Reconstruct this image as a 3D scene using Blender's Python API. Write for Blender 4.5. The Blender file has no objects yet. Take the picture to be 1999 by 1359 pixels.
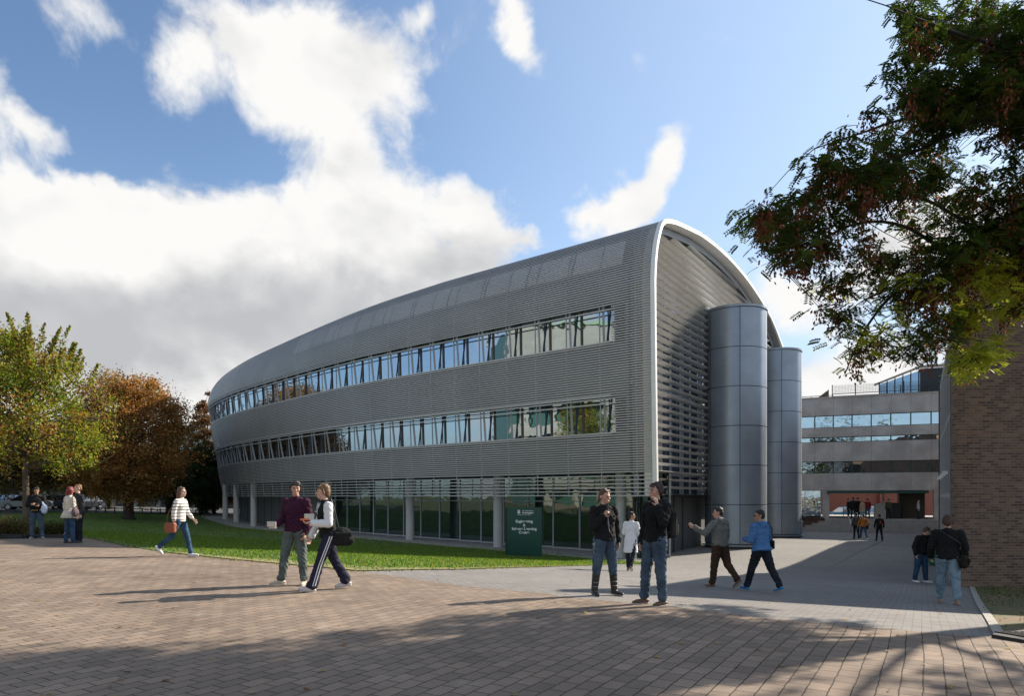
import bpy, bmesh, math, random
import numpy as np
from mathutils import Vector, Matrix, geometry
R = math.radians
random.seed(7); rng = np.random.default_rng(11)
scene = bpy.context.scene
COL = scene.collection
# ---------------------------------------------------------------- camera
F = 1333.0                      # focal length in photo pixels
CX, HY = 1000.0, 970.0          # principal column and horizon row of the photo
CH = 1.6
cam_d = bpy.data.cameras.new('camera'); cam = bpy.data.objects.new('camera', cam_d); COL.objects.link(cam)
cam_d.sensor_width = 36; cam_d.lens = 36*F/1999.0
cam_d.shift_x = 0.0; cam_d.shift_y = (HY-679.5)/1999.0
cam_d.clip_start = 0.1; cam_d.clip_end = 2000
cam.location = (0, 0, CH); cam.rotation_euler = (R(90), 0, 0)
scene.camera = cam
# ---------------------------------------------------------------- light
SUN_DIR = Vector((0.775, 0.48, 0.54)).normalized()      # towards the sun
SUN_EL = math.asin(SUN_DIR.z); SUN_AZ = math.atan2(SUN_DIR.x, SUN_DIR.y)
sd = bpy.data.lights.new('sun', 'SUN'); sd.energy = 5.0; sd.angle = R(0.53); sd.color = (1.0, 0.90, 0.76)
so = bpy.data.objects.new('sun', sd); COL.objects.link(so)
so.rotation_euler = (-SUN_DIR).to_track_quat('-Z', 'Y').to_euler(); so.location = (40, 20, 40)
scene.view_settings.view_transform = 'Standard'; scene.view_settings.look = 'None'
scene.view_settings.gamma = 1; scene.view_settings.exposure = 0.86
scene.render.engine = 'CYCLES'
scene.cycles.use_denoising = True
scene.cycles.max_bounces = 8; scene.cycles.transparent_max_bounces = 12
scene.cycles.sample_clamp_indirect = 4.0

class NT:
    """small node-tree writer"""
    def __init__(s, tree): s.t = tree; s.n = tree.nodes; s.l = tree.links
    def add(s, typ, **kw):
        nd = s.n.new(typ)
        for k, v in kw.items():
            if k.startswith('_'): setattr(nd, k[1:], v)
        return nd
    def link(s, a, b): s.l.new(a, b)
    def val(s, sock, v):
        if isinstance(v, bpy.types.NodeSocket): s.l.new(v, sock)
        elif v is not None: sock.default_value = v
    def math(s, op, a, b=None, c=None, clamp=False):
        nd = s.n.new('ShaderNodeMath'); nd.operation = op; nd.use_clamp = clamp
        s.val(nd.inputs[0], a); s.val(nd.inputs[1], b)
        if c is not None: s.val(nd.inputs[2], c)
        return nd.outputs[0]
    def noise(s, vec, scale, detail=4, rough=0.55, dist=0.0, lac=2.0):
        nd = s.n.new('ShaderNodeTexNoise'); s.val(nd.inputs['Vector'], vec)
        nd.inputs['Scale'].default_value = scale; nd.inputs['Detail'].default_value = detail
        nd.inputs['Roughness'].default_value = rough; nd.inputs['Distortion'].default_value = dist
        nd.inputs['Lacunarity'].default_value = lac
        return nd
    def smooth(s, v, a, b, lo=0.0, hi=1.0, typ='SMOOTHSTEP'):
        nd = s.n.new('ShaderNodeMapRange'); nd.interpolation_type = typ; s.val(nd.inputs['Value'], v)
        nd.inputs['From Min'].default_value = a; nd.inputs['From Max'].default_value = b
        nd.inputs['To Min'].default_value = lo; nd.inputs['To Max'].default_value = hi
        return nd.outputs['Result']
    def mapping(s, vec, loc=(0,0,0), rot=(0,0,0), scale=(1,1,1), typ='POINT'):
        nd = s.n.new('ShaderNodeMapping'); nd.vector_type = typ; s.val(nd.inputs['Vector'], vec)
        nd.inputs['Location'].default_value = loc; nd.inputs['Rotation'].default_value = rot
        nd.inputs['Scale'].default_value = scale
        return nd.outputs['Vector']
    def mix(s, f, a, b, typ='MIX'):
        nd = s.n.new('ShaderNodeMix'); nd.data_type = 'RGBA'; nd.blend_type = typ
        s.val(nd.inputs[0], f); s.val(nd.inputs[6], c4(a)); s.val(nd.inputs[7], c4(b))
        return nd.outputs[2]
def c4(c):
    if isinstance(c, bpy.types.NodeSocket): return c
    if isinstance(c, (int, float)): return (c, c, c, 1)
    return tuple(c) + (1,) if len(c) == 3 else tuple(c)

# ---------------------------------------------------------------- sky
def azel(px, py):
    x, z = (px-CX)/F, (HY-py)/F
    return math.atan(x), math.atan(z/math.sqrt(1+x*x))
world = bpy.data.worlds.new('World'); scene.world = world; world.use_nodes = True
w = NT(world.node_tree); w.n.clear()
wo = w.add('ShaderNodeOutputWorld')
sky = w.add('ShaderNodeTexSky'); sky.sky_type = 'NISHITA'; sky.sun_disc = False
sky.sun_elevation = SUN_EL; sky.sun_rotation = SUN_AZ; sky.air_density = 1.0; sky.dust_density = 1.0; sky.ozone_density = 2.0
bg1 = w.add('ShaderNodeBackground'); bg1.inputs[1].default_value = 0.088
bg2 = w.add('ShaderNodeBackground'); bg2.inputs[1].default_value = 0.52
tc = w.add('ShaderNodeTexCoord'); sx = w.add('ShaderNodeSeparateXYZ'); w.link(tc.outputs['Generated'], sx.inputs[0])
AZ = w.math('ARCTAN2', sx.outputs[0], sx.outputs[1]); EL = w.math('ARCSINE', sx.outputs[2])
cmb = w.add('ShaderNodeCombineXYZ'); w.link(AZ, cmb.inputs[0]); w.link(EL, cmb.inputs[1])
V0 = cmb.outputs[0]
# warp the direction so that the cloud banks have billowed edges
wn = w.noise(tc.outputs['Generated'], 5.5, 5, 0.6)
wv = w.add('ShaderNodeVectorMath', _operation='SUBTRACT'); w.link(wn.outputs['Color'], wv.inputs[0]); wv.inputs[1].default_value = (.5, .5, .5)
wv2 = w.add('ShaderNodeVectorMath', _operation='SCALE'); w.link(wv.outputs[0], wv2.inputs[0]); wv2.inputs['Scale'].default_value = 0.15
wv3 = w.add('ShaderNodeVectorMath', _operation='ADD'); w.link(V0, wv3.inputs[0]); w.link(wv2.outputs[0], wv3.inputs[1])
V1 = wv3.outputs[0]
def blobs(lst, vec):
    acc = None
    for (px, py, rx, ry, rot, wt) in lst:
        a, e = azel(px, py)
        m = w.mapping(vec, (a, e, 0), (0, 0, R(rot)), (rx/F, ry/F, 1), 'TEXTURE')
        g = w.add('ShaderNodeTexGradient', _gradient_type='SPHERICAL'); w.link(m, g.inputs[0])
        t = w.math('MULTIPLY', g.outputs['Fac'], wt)
        acc = t if acc is None else w.math('ADD', acc, t)
    return acc
banks = [(400,430,260,110,0,.9),(640,240,150,200,22,1.2),(520,120,170,110,20,.9),(340,170,100,120,-20,.85),(790,450,230,120,-12,1.15),
         (950,430,120,75,-20,.85),(60,415,240,75,0,.95),(160,560,420,190,0,1.35),(480,560,400,180,0,1.3),(300,740,600,190,0,1.35),(760,640,420,170,0,1.3),(1030,480,90,34,-15,.6),(740,110,110,130,30,.62),
         (1025,60,46,100,32,.85),(145,40,100,80,-25,.75),(15,235,110,62,0,.85),(1300,290,50,90,-35,1.0),(1185,395,140,64,12,1.1),(1240,360,70,60,-20,.5),(795,250,60,100,20,.55),
         (1560,570,170,80,-15,1.0),(1790,450,200,100,0,.8),(1660,740,260,100,0,1.15),(1950,560,250,300,0,.9),(830,20,50,34,20,.65),(1550,430,90,40,0,.35)]
dens = blobs(banks, V1)
N3 = tc.outputs['Generated']
fbm = w.noise(N3, 8.0, 10, 0.62, 0.35)
fbs = w.noise(w.mapping(N3, (.024, -.015, .028)), 6.0, 3, 0.5, 0.2); fbt = w.noise(N3, 6.0, 3, 0.5, 0.2)     # the same field a little towards the sun: relief
fb2 = w.noise(N3, 2.2, 5, 0.6)
behind = w.smooth(sx.outputs[1], 0.25, -0.25)
far = w.math('MULTIPLY', behind, w.smooth(fb2.outputs['Fac'], .42, .62))
d2 = w.math('ADD', w.math('ADD', dens, w.math('MULTIPLY', far, 0.8)), w.math('MULTIPLY', w.math('SUBTRACT', fbm.outputs['Fac'], 0.5), 2.1))
cov = w.smooth(d2, 0.22, 0.86)
darkb = blobs([(200,610,560,190,0,1.0),(560,640,420,130,0,.9),(700,560,260,150,10,.7),(60,700,300,120,0,.6),(1700,470,160,60,-10,.7),(1560,650,120,60,0,.4),(330,330,150,90,0,.6),(620,330,160,90,-40,.35),(900,500,150,60,0,.4)], V1)
fb3 = w.noise(w.mapping(N3, (0.05,0,-.07), scale=(1,1,1.5)), 3.6, 7, 0.55, .3)
dk = w.math('ADD', w.math('MULTIPLY', darkb, .8), w.math('MULTIPLY', w.math('SUBTRACT', fb3.outputs['Fac'], .5), 2.5))
relief = w.math('MULTIPLY', w.math('SUBTRACT', fbs.outputs['Fac'], fbt.outputs['Fac']), 1.7)
dk = w.math('ADD', w.smooth(dk, 0.05, 1.0, 0, .9), relief, clamp=True)
ccol = w.mix(dk, (1.04, 1.03, 1.01), (0.57, 0.58, 0.605))
# whiter low haze towards the horizon and paler blue to the right, as real air does
w.link(ccol, bg2.inputs[0])
paler = w.math('ADD', .02, w.math('MULTIPLY', w.smooth(AZ, -0.45, 0.50), 0.52))
paler = w.math('ADD', paler, w.smooth(EL, 0.50, 0.05, 0, .35), clamp=True)
skyc = w.mix(paler, sky.outputs[0], (4.3, 5.1, 6.35))
skyc2 = w.mix(1.0, skyc, (0.90, 1.0, 1.08), 'MULTIPLY')
w.link(skyc2, bg1.inputs[0])
ms = w.add('ShaderNodeMixShader'); w.link(cov, ms.inputs[0]); w.link(bg1.outputs[0], ms.inputs[1]); w.link(bg2.outputs[0], ms.inputs[2])
w.link(ms.outputs[0], wo.inputs[0])
world.cycles.sampling_method = 'MANUAL'; world.cycles.sample_map_resolution = 1024

# ---------------------------------------------------------------- materials
MATS = {}
def mat(name, col, rough=0.6, metal=0.0, bump=0.0, bscale=20.0, var=0.0, vscale=3.0, spec=0.5, vcol=None, coord='Object', detail=4):
    if name in MATS: return MATS[name]
    m = bpy.data.materials.new(name); m.use_nodes = True; MATS[name] = m
    t = NT(m.node_tree); b = t.n['Principled BSDF']
    b.inputs['Roughness'].default_value = rough; b.inputs['Metallic'].default_value = metal
    b.inputs['Specular IOR Level'].default_value = spec
    b.inputs['Base Color'].default_value = c4(col)
    tcn = t.add('ShaderNodeTexCoord')
    if var:
        n = t.noise(tcn.outputs[coord], vscale, detail, .6)
        f = t.smooth(n.outputs['Fac'], .3, .7)
        lo = vcol if vcol is not None else tuple(c*(1-var) for c in col)
        t.link(t.mix(f, lo, col), b.inputs['Base Color'])
    if bump:
        n = t.noise(tcn.outputs[coord], bscale, 5, .65)
        bp = t.add('ShaderNodeBump'); bp.inputs['Strength'].default_value = bump; bp.inputs['Distance'].default_value = 0.02
        t.link(n.outputs['Fac'], bp.inputs['Height']); t.link(bp.outputs[0], b.inputs['Normal'])
    return m
def new_mat(name):
    m = bpy.data.materials.new(name); m.use_nodes = True; MATS[name] = m
    t = NT(m.node_tree); return m, t, t.n['Principled BSDF'], t.add('ShaderNodeTexCoord')
def brick_mat(name, c1, c2, mortar, bw, rh, ms=.01, rot=0.0, coord='UV', offset=.5, rough=.9, bump=.5, dist=.01, stain=.3, warp=0.0, sscale=.35, bias=0.0, sq=1.0):
    m, t, b, tcn = new_mat(name)
    vec = tcn.outputs[coord]
    if rot: vec = t.mapping(vec, rot=(0, 0, rot))
    if warp:
        n = t.noise(tcn.outputs[coord], .35, 2, .5)
        a = t.add('ShaderNodeVectorMath', _operation='SUBTRACT'); t.link(n.outputs['Color'], a.inputs[0]); a.inputs[1].default_value = (.5,.5,.5)
        a2 = t.add('ShaderNodeVectorMath', _operation='SCALE'); t.link(a.outputs[0], a2.inputs[0]); a2.inputs['Scale'].default_value = warp
        n2 = t.noise(tcn.outputs[coord], 7, 2, .5)
        a4 = t.add('ShaderNodeVectorMath', _operation='SUBTRACT'); t.link(n2.outputs['Color'], a4.inputs[0]); a4.inputs[1].default_value = (.5,.5,.5)
        a5 = t.add('ShaderNodeVectorMath', _operation='SCALE'); t.link(a4.outputs[0], a5.inputs[0]); a5.inputs['Scale'].default_value = .022
        a3 = t.add('ShaderNodeVectorMath', _operation='ADD'); t.link(vec, a3.inputs[0]); t.link(a2.outputs[0], a3.inputs[1])
        a6 = t.add('ShaderNodeVectorMath', _operation='ADD'); t.link(a3.outputs[0], a6.inputs[0]); t.link(a5.outputs[0], a6.inputs[1]); vec = a6.outputs[0]
    br = t.add('ShaderNodeTexBrick'); t.link(vec, br.inputs['Vector'])
    br.offset = offset; br.squash = sq
    br.inputs['Scale'].default_value = 1; br.inputs['Brick Width'].default_value = bw; br.inputs['Row Height'].default_value = rh
    br.inputs['Mortar Size'].default_value = ms; br.inputs['Mortar Smooth'].default_value = .25; br.inputs['Bias'].default_value = bias
    br.inputs['Color1'].default_value = c4(c1); br.inputs['Color2'].default_value = c4(c2); br.inputs['Mortar'].default_value = c4(mortar)
    n = t.noise(tcn.outputs['Object'], sscale, 6, .62)
    col = t.mix(t.smooth(n.outputs['Fac'], .35, .7, 0, stain), br.outputs['Color'], mortar, 'MIX')
    if name == 'brown_setts':                      # trodden gum, sand in the joints, worn lighter tracks
        vg = t.add('ShaderNodeTexVoronoi'); vg.inputs['Scale'].default_value = 1.7; t.link(tcn.outputs['Object'], vg.inputs['Vector'])
        col = t.mix(t.smooth(vg.outputs['Distance'], .035, .02, 0, .6), col, (.06,.05,.045))
        ns = t.noise(tcn.outputs['Object'], 1.6, 5, .65); col = t.mix(t.smooth(ns.outputs['Fac'], .56, .78, 0, .5), col, (.40,.33,.26))
        nd = t.noise(tcn.outputs['Object'], .28, 4, .6); col = t.mix(t.smooth(nd.outputs['Fac'], .5, .72, 0, .45), col, t.mix(1, col, (.55,.5,.46), 'MULTIPLY'))
    n3 = t.noise(tcn.outputs['Object'], 60, 3, .7)
    col = t.mix(.35, col, t.mix(1, col, n3.outputs['Fac'], 'OVERLAY'), 'MIX')
    t.link(col, b.inputs['Base Color']); b.inputs['Roughness'].default_value = rough; b.inputs['Specular IOR Level'].default_value = .25
    hh = t.math('ADD', t.math('MULTIPLY', br.outputs['Fac'], -1.0), t.math('MULTIPLY', n3.outputs['Fac'], .35))
    bp = t.add('ShaderNodeBump'); bp.inputs['Strength'].default_value = bump; bp.inputs['Distance'].default_value = dist
    t.link(hh, bp.inputs['Height']); t.link(bp.outputs[0], b.inputs['Normal'])
    return m
PAVE_A = math.atan2(1.0, 0.60)
M_SETT = brick_mat('brown_setts', (.30,.225,.168), (.205,.158,.122), (.055,.042,.033), .25, .165, .0065, rot=-PAVE_A, coord='Object', warp=.10, stain=.34, bump=.65, dist=.012, sscale=.5)
M_PLAZA = brick_mat('grey_pavers', (.26,.245,.228), (.205,.192,.18), (.10,.092,.085), .22, .11, .006, rot=-PAVE_A+R(90), coord='Object', stain=.25, bump=.4, dist=.006, sscale=.3)
M_BRICK = brick_mat('brown_brick', (.25,.15,.098), (.085,.054,.042), (.20,.165,.135), .225, .075, .011, stain=.22, bump=.6, dist=.01)
M_LAWN = mat('lawn_soil', (.10,.13,.03), .95, bump=.8, bscale=14, var=.5, vscale=1.2, vcol=(.035,.09,.012))
M_GRAVEL, t, b, tcn = new_mat('gravel')
vo = t.add('ShaderNodeTexVoronoi'); vo.inputs['Scale'].default_value = 16; t.link(tcn.outputs['Object'], vo.inputs['Vector'])
t.link(t.mix(vo.outputs['Distance'], (.62,.60,.57), (.12,.11,.10)), b.inputs['Base Color'])
bp = t.add('ShaderNodeBump'); bp.invert = True; bp.inputs['Distance'].default_value = .05; t.link(vo.outputs['Distance'], bp.inputs['Height']); t.link(bp.outputs[0], b.inputs['Normal'])
b.inputs['Roughness'].default_value = .9
M_EARTH = mat('dark_earth', (.075,.072,.03), .95, bump=.8, bscale=6, var=.6, vscale=.8, vcol=(.05,.075,.018))
M_VERGE = mat('verge_soil', (.17,.105,.06), .95, bump=.9, bscale=16, var=.5, vscale=.9, vcol=(.08,.10,.03))
M_ASPH = mat('asphalt', (.09,.088,.085), .9, bump=.4, bscale=60, var=.2, vscale=.6)
M_KERB = mat('kerb_concrete', (.36,.33,.29), .85, bump=.3, bscale=30, var=.25)
M_SLAT = mat('silver_slats', (.52,.505,.48), .45, metal=.35, var=.12, vscale=.4)
M_BLADE = mat('grey_blades', (.62,.61,.58), .5, metal=.25, var=.1, vscale=1)
M_SEAM = mat('panel_seam', (.07,.08,.09), .6)
M_CLAD = mat('dark_cladding', (.245,.24,.23), .7, metal=.2, var=.25, vscale=.5)
M_WHITE = mat('white_metal', (.80,.79,.76), .38, metal=.1, var=.05, vscale=.7)
M_ROOF = mat('zinc_roof', (.48,.48,.475), .4, metal=.6, var=.15, vscale=.3)
M_GLOW = mat('painted_glow_white', (.88,.89,.90), .35)  # bright white standing in for sky light seen through the roof
M_STRUT = mat('strut_steel', (.36,.37,.385), .5, metal=.15)
M_FRAME = mat('bronze_frame', (.10,.075,.06), .4, metal=.4)
M_TOWER = mat('tower_panels', (.30,.34,.385), .38, metal=.45, var=.14, vscale=.8, bump=.12, bscale=1.6)
M_GAP = mat('joint_black', (.02,.02,.02), .8)
M_PANELG = mat('grey_wall_panels', (.15,.155,.155), .55, metal=.2, var=.1)
M_SOFF = mat('soffit', (.30,.30,.29), .7)
M_COLUMN = mat('column_concrete', (.50,.485,.46), .7, bump=.15, bscale=30, var=.12, vscale=1.5)
M_CONC = mat('grey_concrete', (.40,.38,.36), .85, bump=.3, bscale=14, var=.32, vscale=.55)
M_CONC2 = mat('beige_concrete', (.40,.38,.32), .85, bump=.3, bscale=14, var=.2, vscale=.5)
M_GREEN = mat('dark_green_frame', (.012,.05,.04), .4)
M_DARK = mat('dark_metal', (.03,.032,.034), .5, metal=.3)
M_STEEL = mat('handrail_steel', (.45,.45,.46), .35, metal=.8)
def glass(name, base, refl, rough=.02, tint=(.9,.95,1), wav=.0):
    m, t, b, tcn = new_mat(name)
    b.inputs['Base Color'].default_value = c4(base); b.inputs['Roughness'].default_value = .5; b.inputs['Specular IOR Level'].default_value = 0
    g = t.add('ShaderNodeBsdfGlossy'); g.inputs['Color'].default_value = c4(tint); g.inputs['Roughness'].default_value = rough
    fr = t.add('ShaderNodeFresnel'); fr.inputs[0].default_value = 1.5
    f = t.math('ADD', t.math('MULTIPLY', fr.outputs[0], 1.2), refl, clamp=True)
    mx = t.add('ShaderNodeMixShader'); t.link(f, mx.inputs[0]); t.link(b.outputs[0], mx.inputs[1]); t.link(g.outputs[0], mx.inputs[2])
    if wav:
        n = t.noise(tcn.outputs['Object'], .9, 2, .5); bp = t.add('ShaderNodeBump'); bp.inputs['Strength'].default_value = wav; bp.inputs['Distance'].default_value = .12
        t.link(n.outputs['Fac'], bp.inputs['Height']); t.link(bp.outputs[0], g.inputs['Normal'])
    t.link(mx.outputs[0], t.n['Material Output'].inputs[0]); return m
G_WIN = glass('mirror_window_glass', (.02,.026,.03), .44, .01, (.66,.80,.93), .08)
G_GROUND = glass('green_tinted_glass', (.010,.022,.020), .15, .02, (.75,.9,.85), .06)
G_GABLE = glass('gable_glass', (.02,.03,.04), .18, .03, (.7,.8,.95))
G_BACK = glass('office_window_glass', (.03,.035,.035), .55, .02, (.85,.92,.95), .12)
G_SIDE = glass('side_wing_glass', (.025,.03,.032), .0, .08, (.4,.42,.44))
G_CAR = glass('car_glass', (.01,.012,.015), .2, .02)

# ---------------------------------------------------------------- mesh helpers
def nrm(v):
    v = np.asarray(v, float); return v/max(np.linalg.norm(v), 1e-9)
class MB:
    def __init__(s): s.v = []; s.f = []; s.m = []; s.mats = []
    def mi(s, m):
        if m is None: return 0
        if m not in s.mats: s.mats.append(m)
        return s.mats.index(m)
    def face(s, pts, m=None):
        n = len(s.v); s.v += [tuple(p) for p in pts]; s.f.append(tuple(range(n, n+len(pts)))); s.m.append(s.mi(m))
    def raw(s, vs, fs, m=None):
        n = len(s.v); s.v += [tuple(p) for p in vs]; k = s.mi(m)
        for f in fs: s.f.append(tuple(i+n for i in f)); s.m.append(k)
    def frame_box(s, o, ax, ay, az, m=None):
        """box from corner o spanned by the three vectors"""
        o, ax, ay, az = (np.asarray(a, float) for a in (o, ax, ay, az))
        if np.dot(np.cross(ax, ay), az) < 0: o = o+ax; ax = -ax
        P = [o, o+ax, o+ax+ay, o+ay, o+az, o+ax+az, o+ax+ay+az, o+ay+az]
        s.raw(P, [(0,3,2,1),(4,5,6,7),(0,1,5,4),(1,2,6,5),(2,3,7,6),(3,0,4,7)], m)
    def box(s, c, size, rz=0, m=None):
        cx, sy = math.cos(rz), math.sin(rz)
        ax = np.array([cx, sy, 0])*size[0]; ay = np.array([-sy, cx, 0])*size[1]; az = np.array([0, 0, size[2]])
        s.frame_box(np.asarray(c, float)-ax/2-ay/2-az/2, ax, ay, az, m)
    def bar(s, a, b, w, h=None, m=None, up=(0,0,1)):
        a = np.asarray(a, float); b = np.asarray(b, float); h = h or w
        d = nrm(b-a); u = np.asarray(up, float)
        if abs(np.dot(d, u)) > .97: u = np.array([1., 0, 0])
        r = nrm(np.cross(d, u)); u2 = np.cross(r, d)
        s.frame_box(a-r*w/2-u2*h/2, r*w, u2*h, b-a, m)
    def tube(s, pts, rad, n=8, m=None, caps=True):
        pts = [np.asarray(p, float) for p in pts]; k = len(pts)
        if not hasattr(rad, '__len__'): rad = [rad]*k
        base = len(s.v); mi = s.mi(m); u = None
        for i, p in enumerate(pts):
            d = nrm(pts[min(i+1, k-1)]-pts[max(i-1, 0)])
            if u is None: u = np.array([0, 0, 1.]) if abs(d[2]) < .9 else np.array([1., 0, 0])
            r = nrm(np.cross(d, u)); u = np.cross(r, d)
            for j in range(n):
                a = 2*math.pi*j/n; s.v.append(tuple(p+(r*math.cos(a)+u*math.sin(a))*rad[i]))
        for i in range(k-1):
            for j in range(n):
                a = base+i*n+j; b_ = base+i*n+(j+1) % n
                s.f.append((a, b_, b_+n, a+n)); s.m.append(mi)
        if caps:
            s.f.append(tuple(base+j for j in range(n))[::-1]); s.m.append(mi)
            s.f.append(tuple(base+(k-1)*n+j for j in range(n))); s.m.append(mi)
    def lathe(s, c, prof, n=24, m=None):
        base = len(s.v); mi = s.mi(m)
        for (r, z) in prof:
            for j in range(n):
                a = 2*math.pi*j/n; s.v.append((c[0]+r*math.cos(a), c[1]+r*math.sin(a), c[2]+z))
        for i in range(len(prof)-1):
            for j in range(n):
                a = base+i*n+j; b_ = base+i*n+(j+1) % n
                s.f.append((a, b_, b_+n, a+n)); s.m.append(mi)
        s.f.append(tuple(base+j for j in range(n))[::-1]); s.m.append(mi)
        s.f.append(tuple(base+(len(prof)-1)*n+j for j in range(n))); s.m.append(mi)
    def ball(s, c, r, n=10, m=None, rot=None):
        r = (r, r, r) if not hasattr(r, '__len__') else r
        base = len(s.v); mi = s.mi(m); rows = max(4, n//2+1); c = np.asarray(c, float)
        for i in range(1, rows):
            th = math.pi*i/rows
            for j in range(n):
                a = 2*math.pi*j/n; p = np.array([r[0]*math.sin(th)*math.cos(a), r[1]*math.sin(th)*math.sin(a), r[2]*math.cos(th)])
                if rot is not None: p = rot@p
                s.v.append(tuple(c+p))
        tp, bt = np.array([0, 0, r[2]]), np.array([0, 0, -r[2]])
        if rot is not None: tp, bt = rot@tp, rot@bt
        s.v.append(tuple(c+tp)); T = len(s.v)-1; s.v.append(tuple(c+bt)); B = len(s.v)-1
        for i in range(rows-2):
            for j in range(n):
                a = base+i*n+j; b_ = base+i*n+(j+1) % n
                s.f.append((a, a+n, b_+n, b_)); s.m.append(mi)
        for j in range(n):
            s.f.append((T, base+j, base+(j+1) % n)); s.m.append(mi)
            a = base+(rows-2)*n
            s.f.append((B, a+(j+1) % n, a+j)); s.m.append(mi)
    def build(s, name, m=None, parent=None, smooth=False, uv=True, bevel=0, loc=None):
        me = bpy.data.meshes.new(name)
        vs = s.v
        if loc is not None: vs = [(v[0]-loc[0], v[1]-loc[1], v[2]-loc[2]) for v in vs]
        me.from_pydata(vs, [], s.f); me.update()
        mats = s.mats if s.mats else [m]
        for x in mats: me.materials.append(x)
        if len(mats) > 1: me.polygons.foreach_set('material_index', s.m)
        if uv:
            ul = me.uv_layers.new(name='UVMap'); V = np.array(s.v, float).reshape(-1, 3)
            out = np.zeros((len(me.loops), 2)); ls = 0
            nn = np.zeros(len(me.polygons)*3); me.polygons.foreach_get('normal', nn); nn = nn.reshape(-1, 3)
            for fi, f in enumerate(s.f):
                k = len(f); P = V[list(f)]; nv = nn[fi]
                if abs(nv[2]) > .75: out[ls:ls+k] = P[:, :2]
                else:
                    tg = nrm((-nv[1], nv[0], 0)); out[ls:ls+k, 0] = P@tg; out[ls:ls+k, 1] = P[:, 2]
                ls += k
            ul.data.foreach_set('uv', out.ravel())
        if smooth: me.polygons.foreach_set('use_smooth', [True]*len(me.polygons))
        o = bpy.data.objects.new(name, me); COL.objects.link(o)
        if loc is not None: o.location = loc
        if parent is not None: o.parent = parent
        if bevel:
            b_ = o.modifiers.new('bevel', 'BEVEL'); b_.width = bevel; b_.segments = 2; b_.limit_method = 'ANGLE'
        return o
def tag(o, label=None, cat=None, group=None, kind=None):
    if label: o['label'] = label
    if cat: o['category'] = cat
    if group: o['group'] = group
    if kind: o['kind'] = kind
    return o
def thing(name, label, cat, loc=(0,0,0), rz=0, group=None):
    o = bpy.data.objects.new(name, None); COL.objects.link(o); o.empty_display_size = .2
    o.location = loc; o.rotation_euler = (0, 0, rz)
    return tag(o, label, cat, group)
def rel(t, mb):
    """mesh points are written in world space: move them into the frame of thing t (unrotated)"""
    L = t.location; mb.v = [(v[0]-L.x, v[1]-L.y, v[2]-L.z) for v in mb.v]; return mb

# ---------------------------------------------------------------- terrain
ANCH = np.array([(-3.8,12,.04),(-7.9,16.6,.13),(-12.9,19.9,.22),(-16,23,.2),(2.2,10.3,-.03),(1.5,11.4,-.05),(3.5,20.2,-.6),(4.45,14.6,-.36),
  (5.2,14.2,-.38),(8.9,13.9,-.6),(12.4,19,-.92),(15,24,-1.1),(25,44,-1.3),(30,53,-1.38),(0,35,-1.16),(6,31,-1.3),(-5.2,39,-1.05),(-24,54,-.80),(-13,47,-.95),
  (0,0,0),(0,5,0),(-6,6,.02),(5,6,-.03),(12,8,-.32),(20,10,-.6),(20,30,-1.2),(38,52,-1.4),(60,80,-1.4),(-52,71,.3),(-33,58,-.15),(-40,30,.3),
  (-20,5,.1),(-90,150,.5),(90,150,-1.3),(0,110,-.8),(0,-40,0),(-90,-40,.2),(90,-40,-.4),(90,30,-1),(-30,75,-.4),(12,37,-1.15),(18,47,-1.25),(-10,30,-.6),(-25,40,-.2)], float)
def tpsk(r2): return np.where(r2 > 1e-9, r2*np.log(np.maximum(r2, 1e-9)), 0)
_n = len(ANCH); _K = tpsk(((ANCH[:, None, :2]-ANCH[None, :, :2])**2).sum(-1)); _K += np.eye(_n)*8.0
_P = np.c_[np.ones(_n), ANCH[:, :2]]
_A = np.zeros((_n+3, _n+3)); _A[:_n, :_n] = _K; _A[:_n, _n:] = _P; _A[_n:, :_n] = _P.T
_W = np.linalg.solve(_A, np.r_[ANCH[:, 2], 0, 0, 0])
def G(x, y):
    x = np.clip(np.asarray(x, float), -95, 95); y = np.clip(np.asarray(y, float), -45, 155); sh = x.shape
    q = np.c_[x.ravel(), y.ravel()]
    k = tpsk(((q[:, None, :]-ANCH[None, :, :2])**2).sum(-1))
    z = k@_W[:_n]+np.c_[np.ones(len(q)), q]@_W[_n:]
    return z.reshape(sh) if sh else float(z[0])
def unproj(px, py):
    k = (px-CX)/F; d = 20.0
    for _ in range(60):
        z = G(k*d, d); dn = F*(CH-z)/max(py-HY, 1.5); d = .5*d+.5*min(dn, 200)
    return (k*d, d)
def at(px, d): return ((px-CX)/F*d, d)

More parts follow.
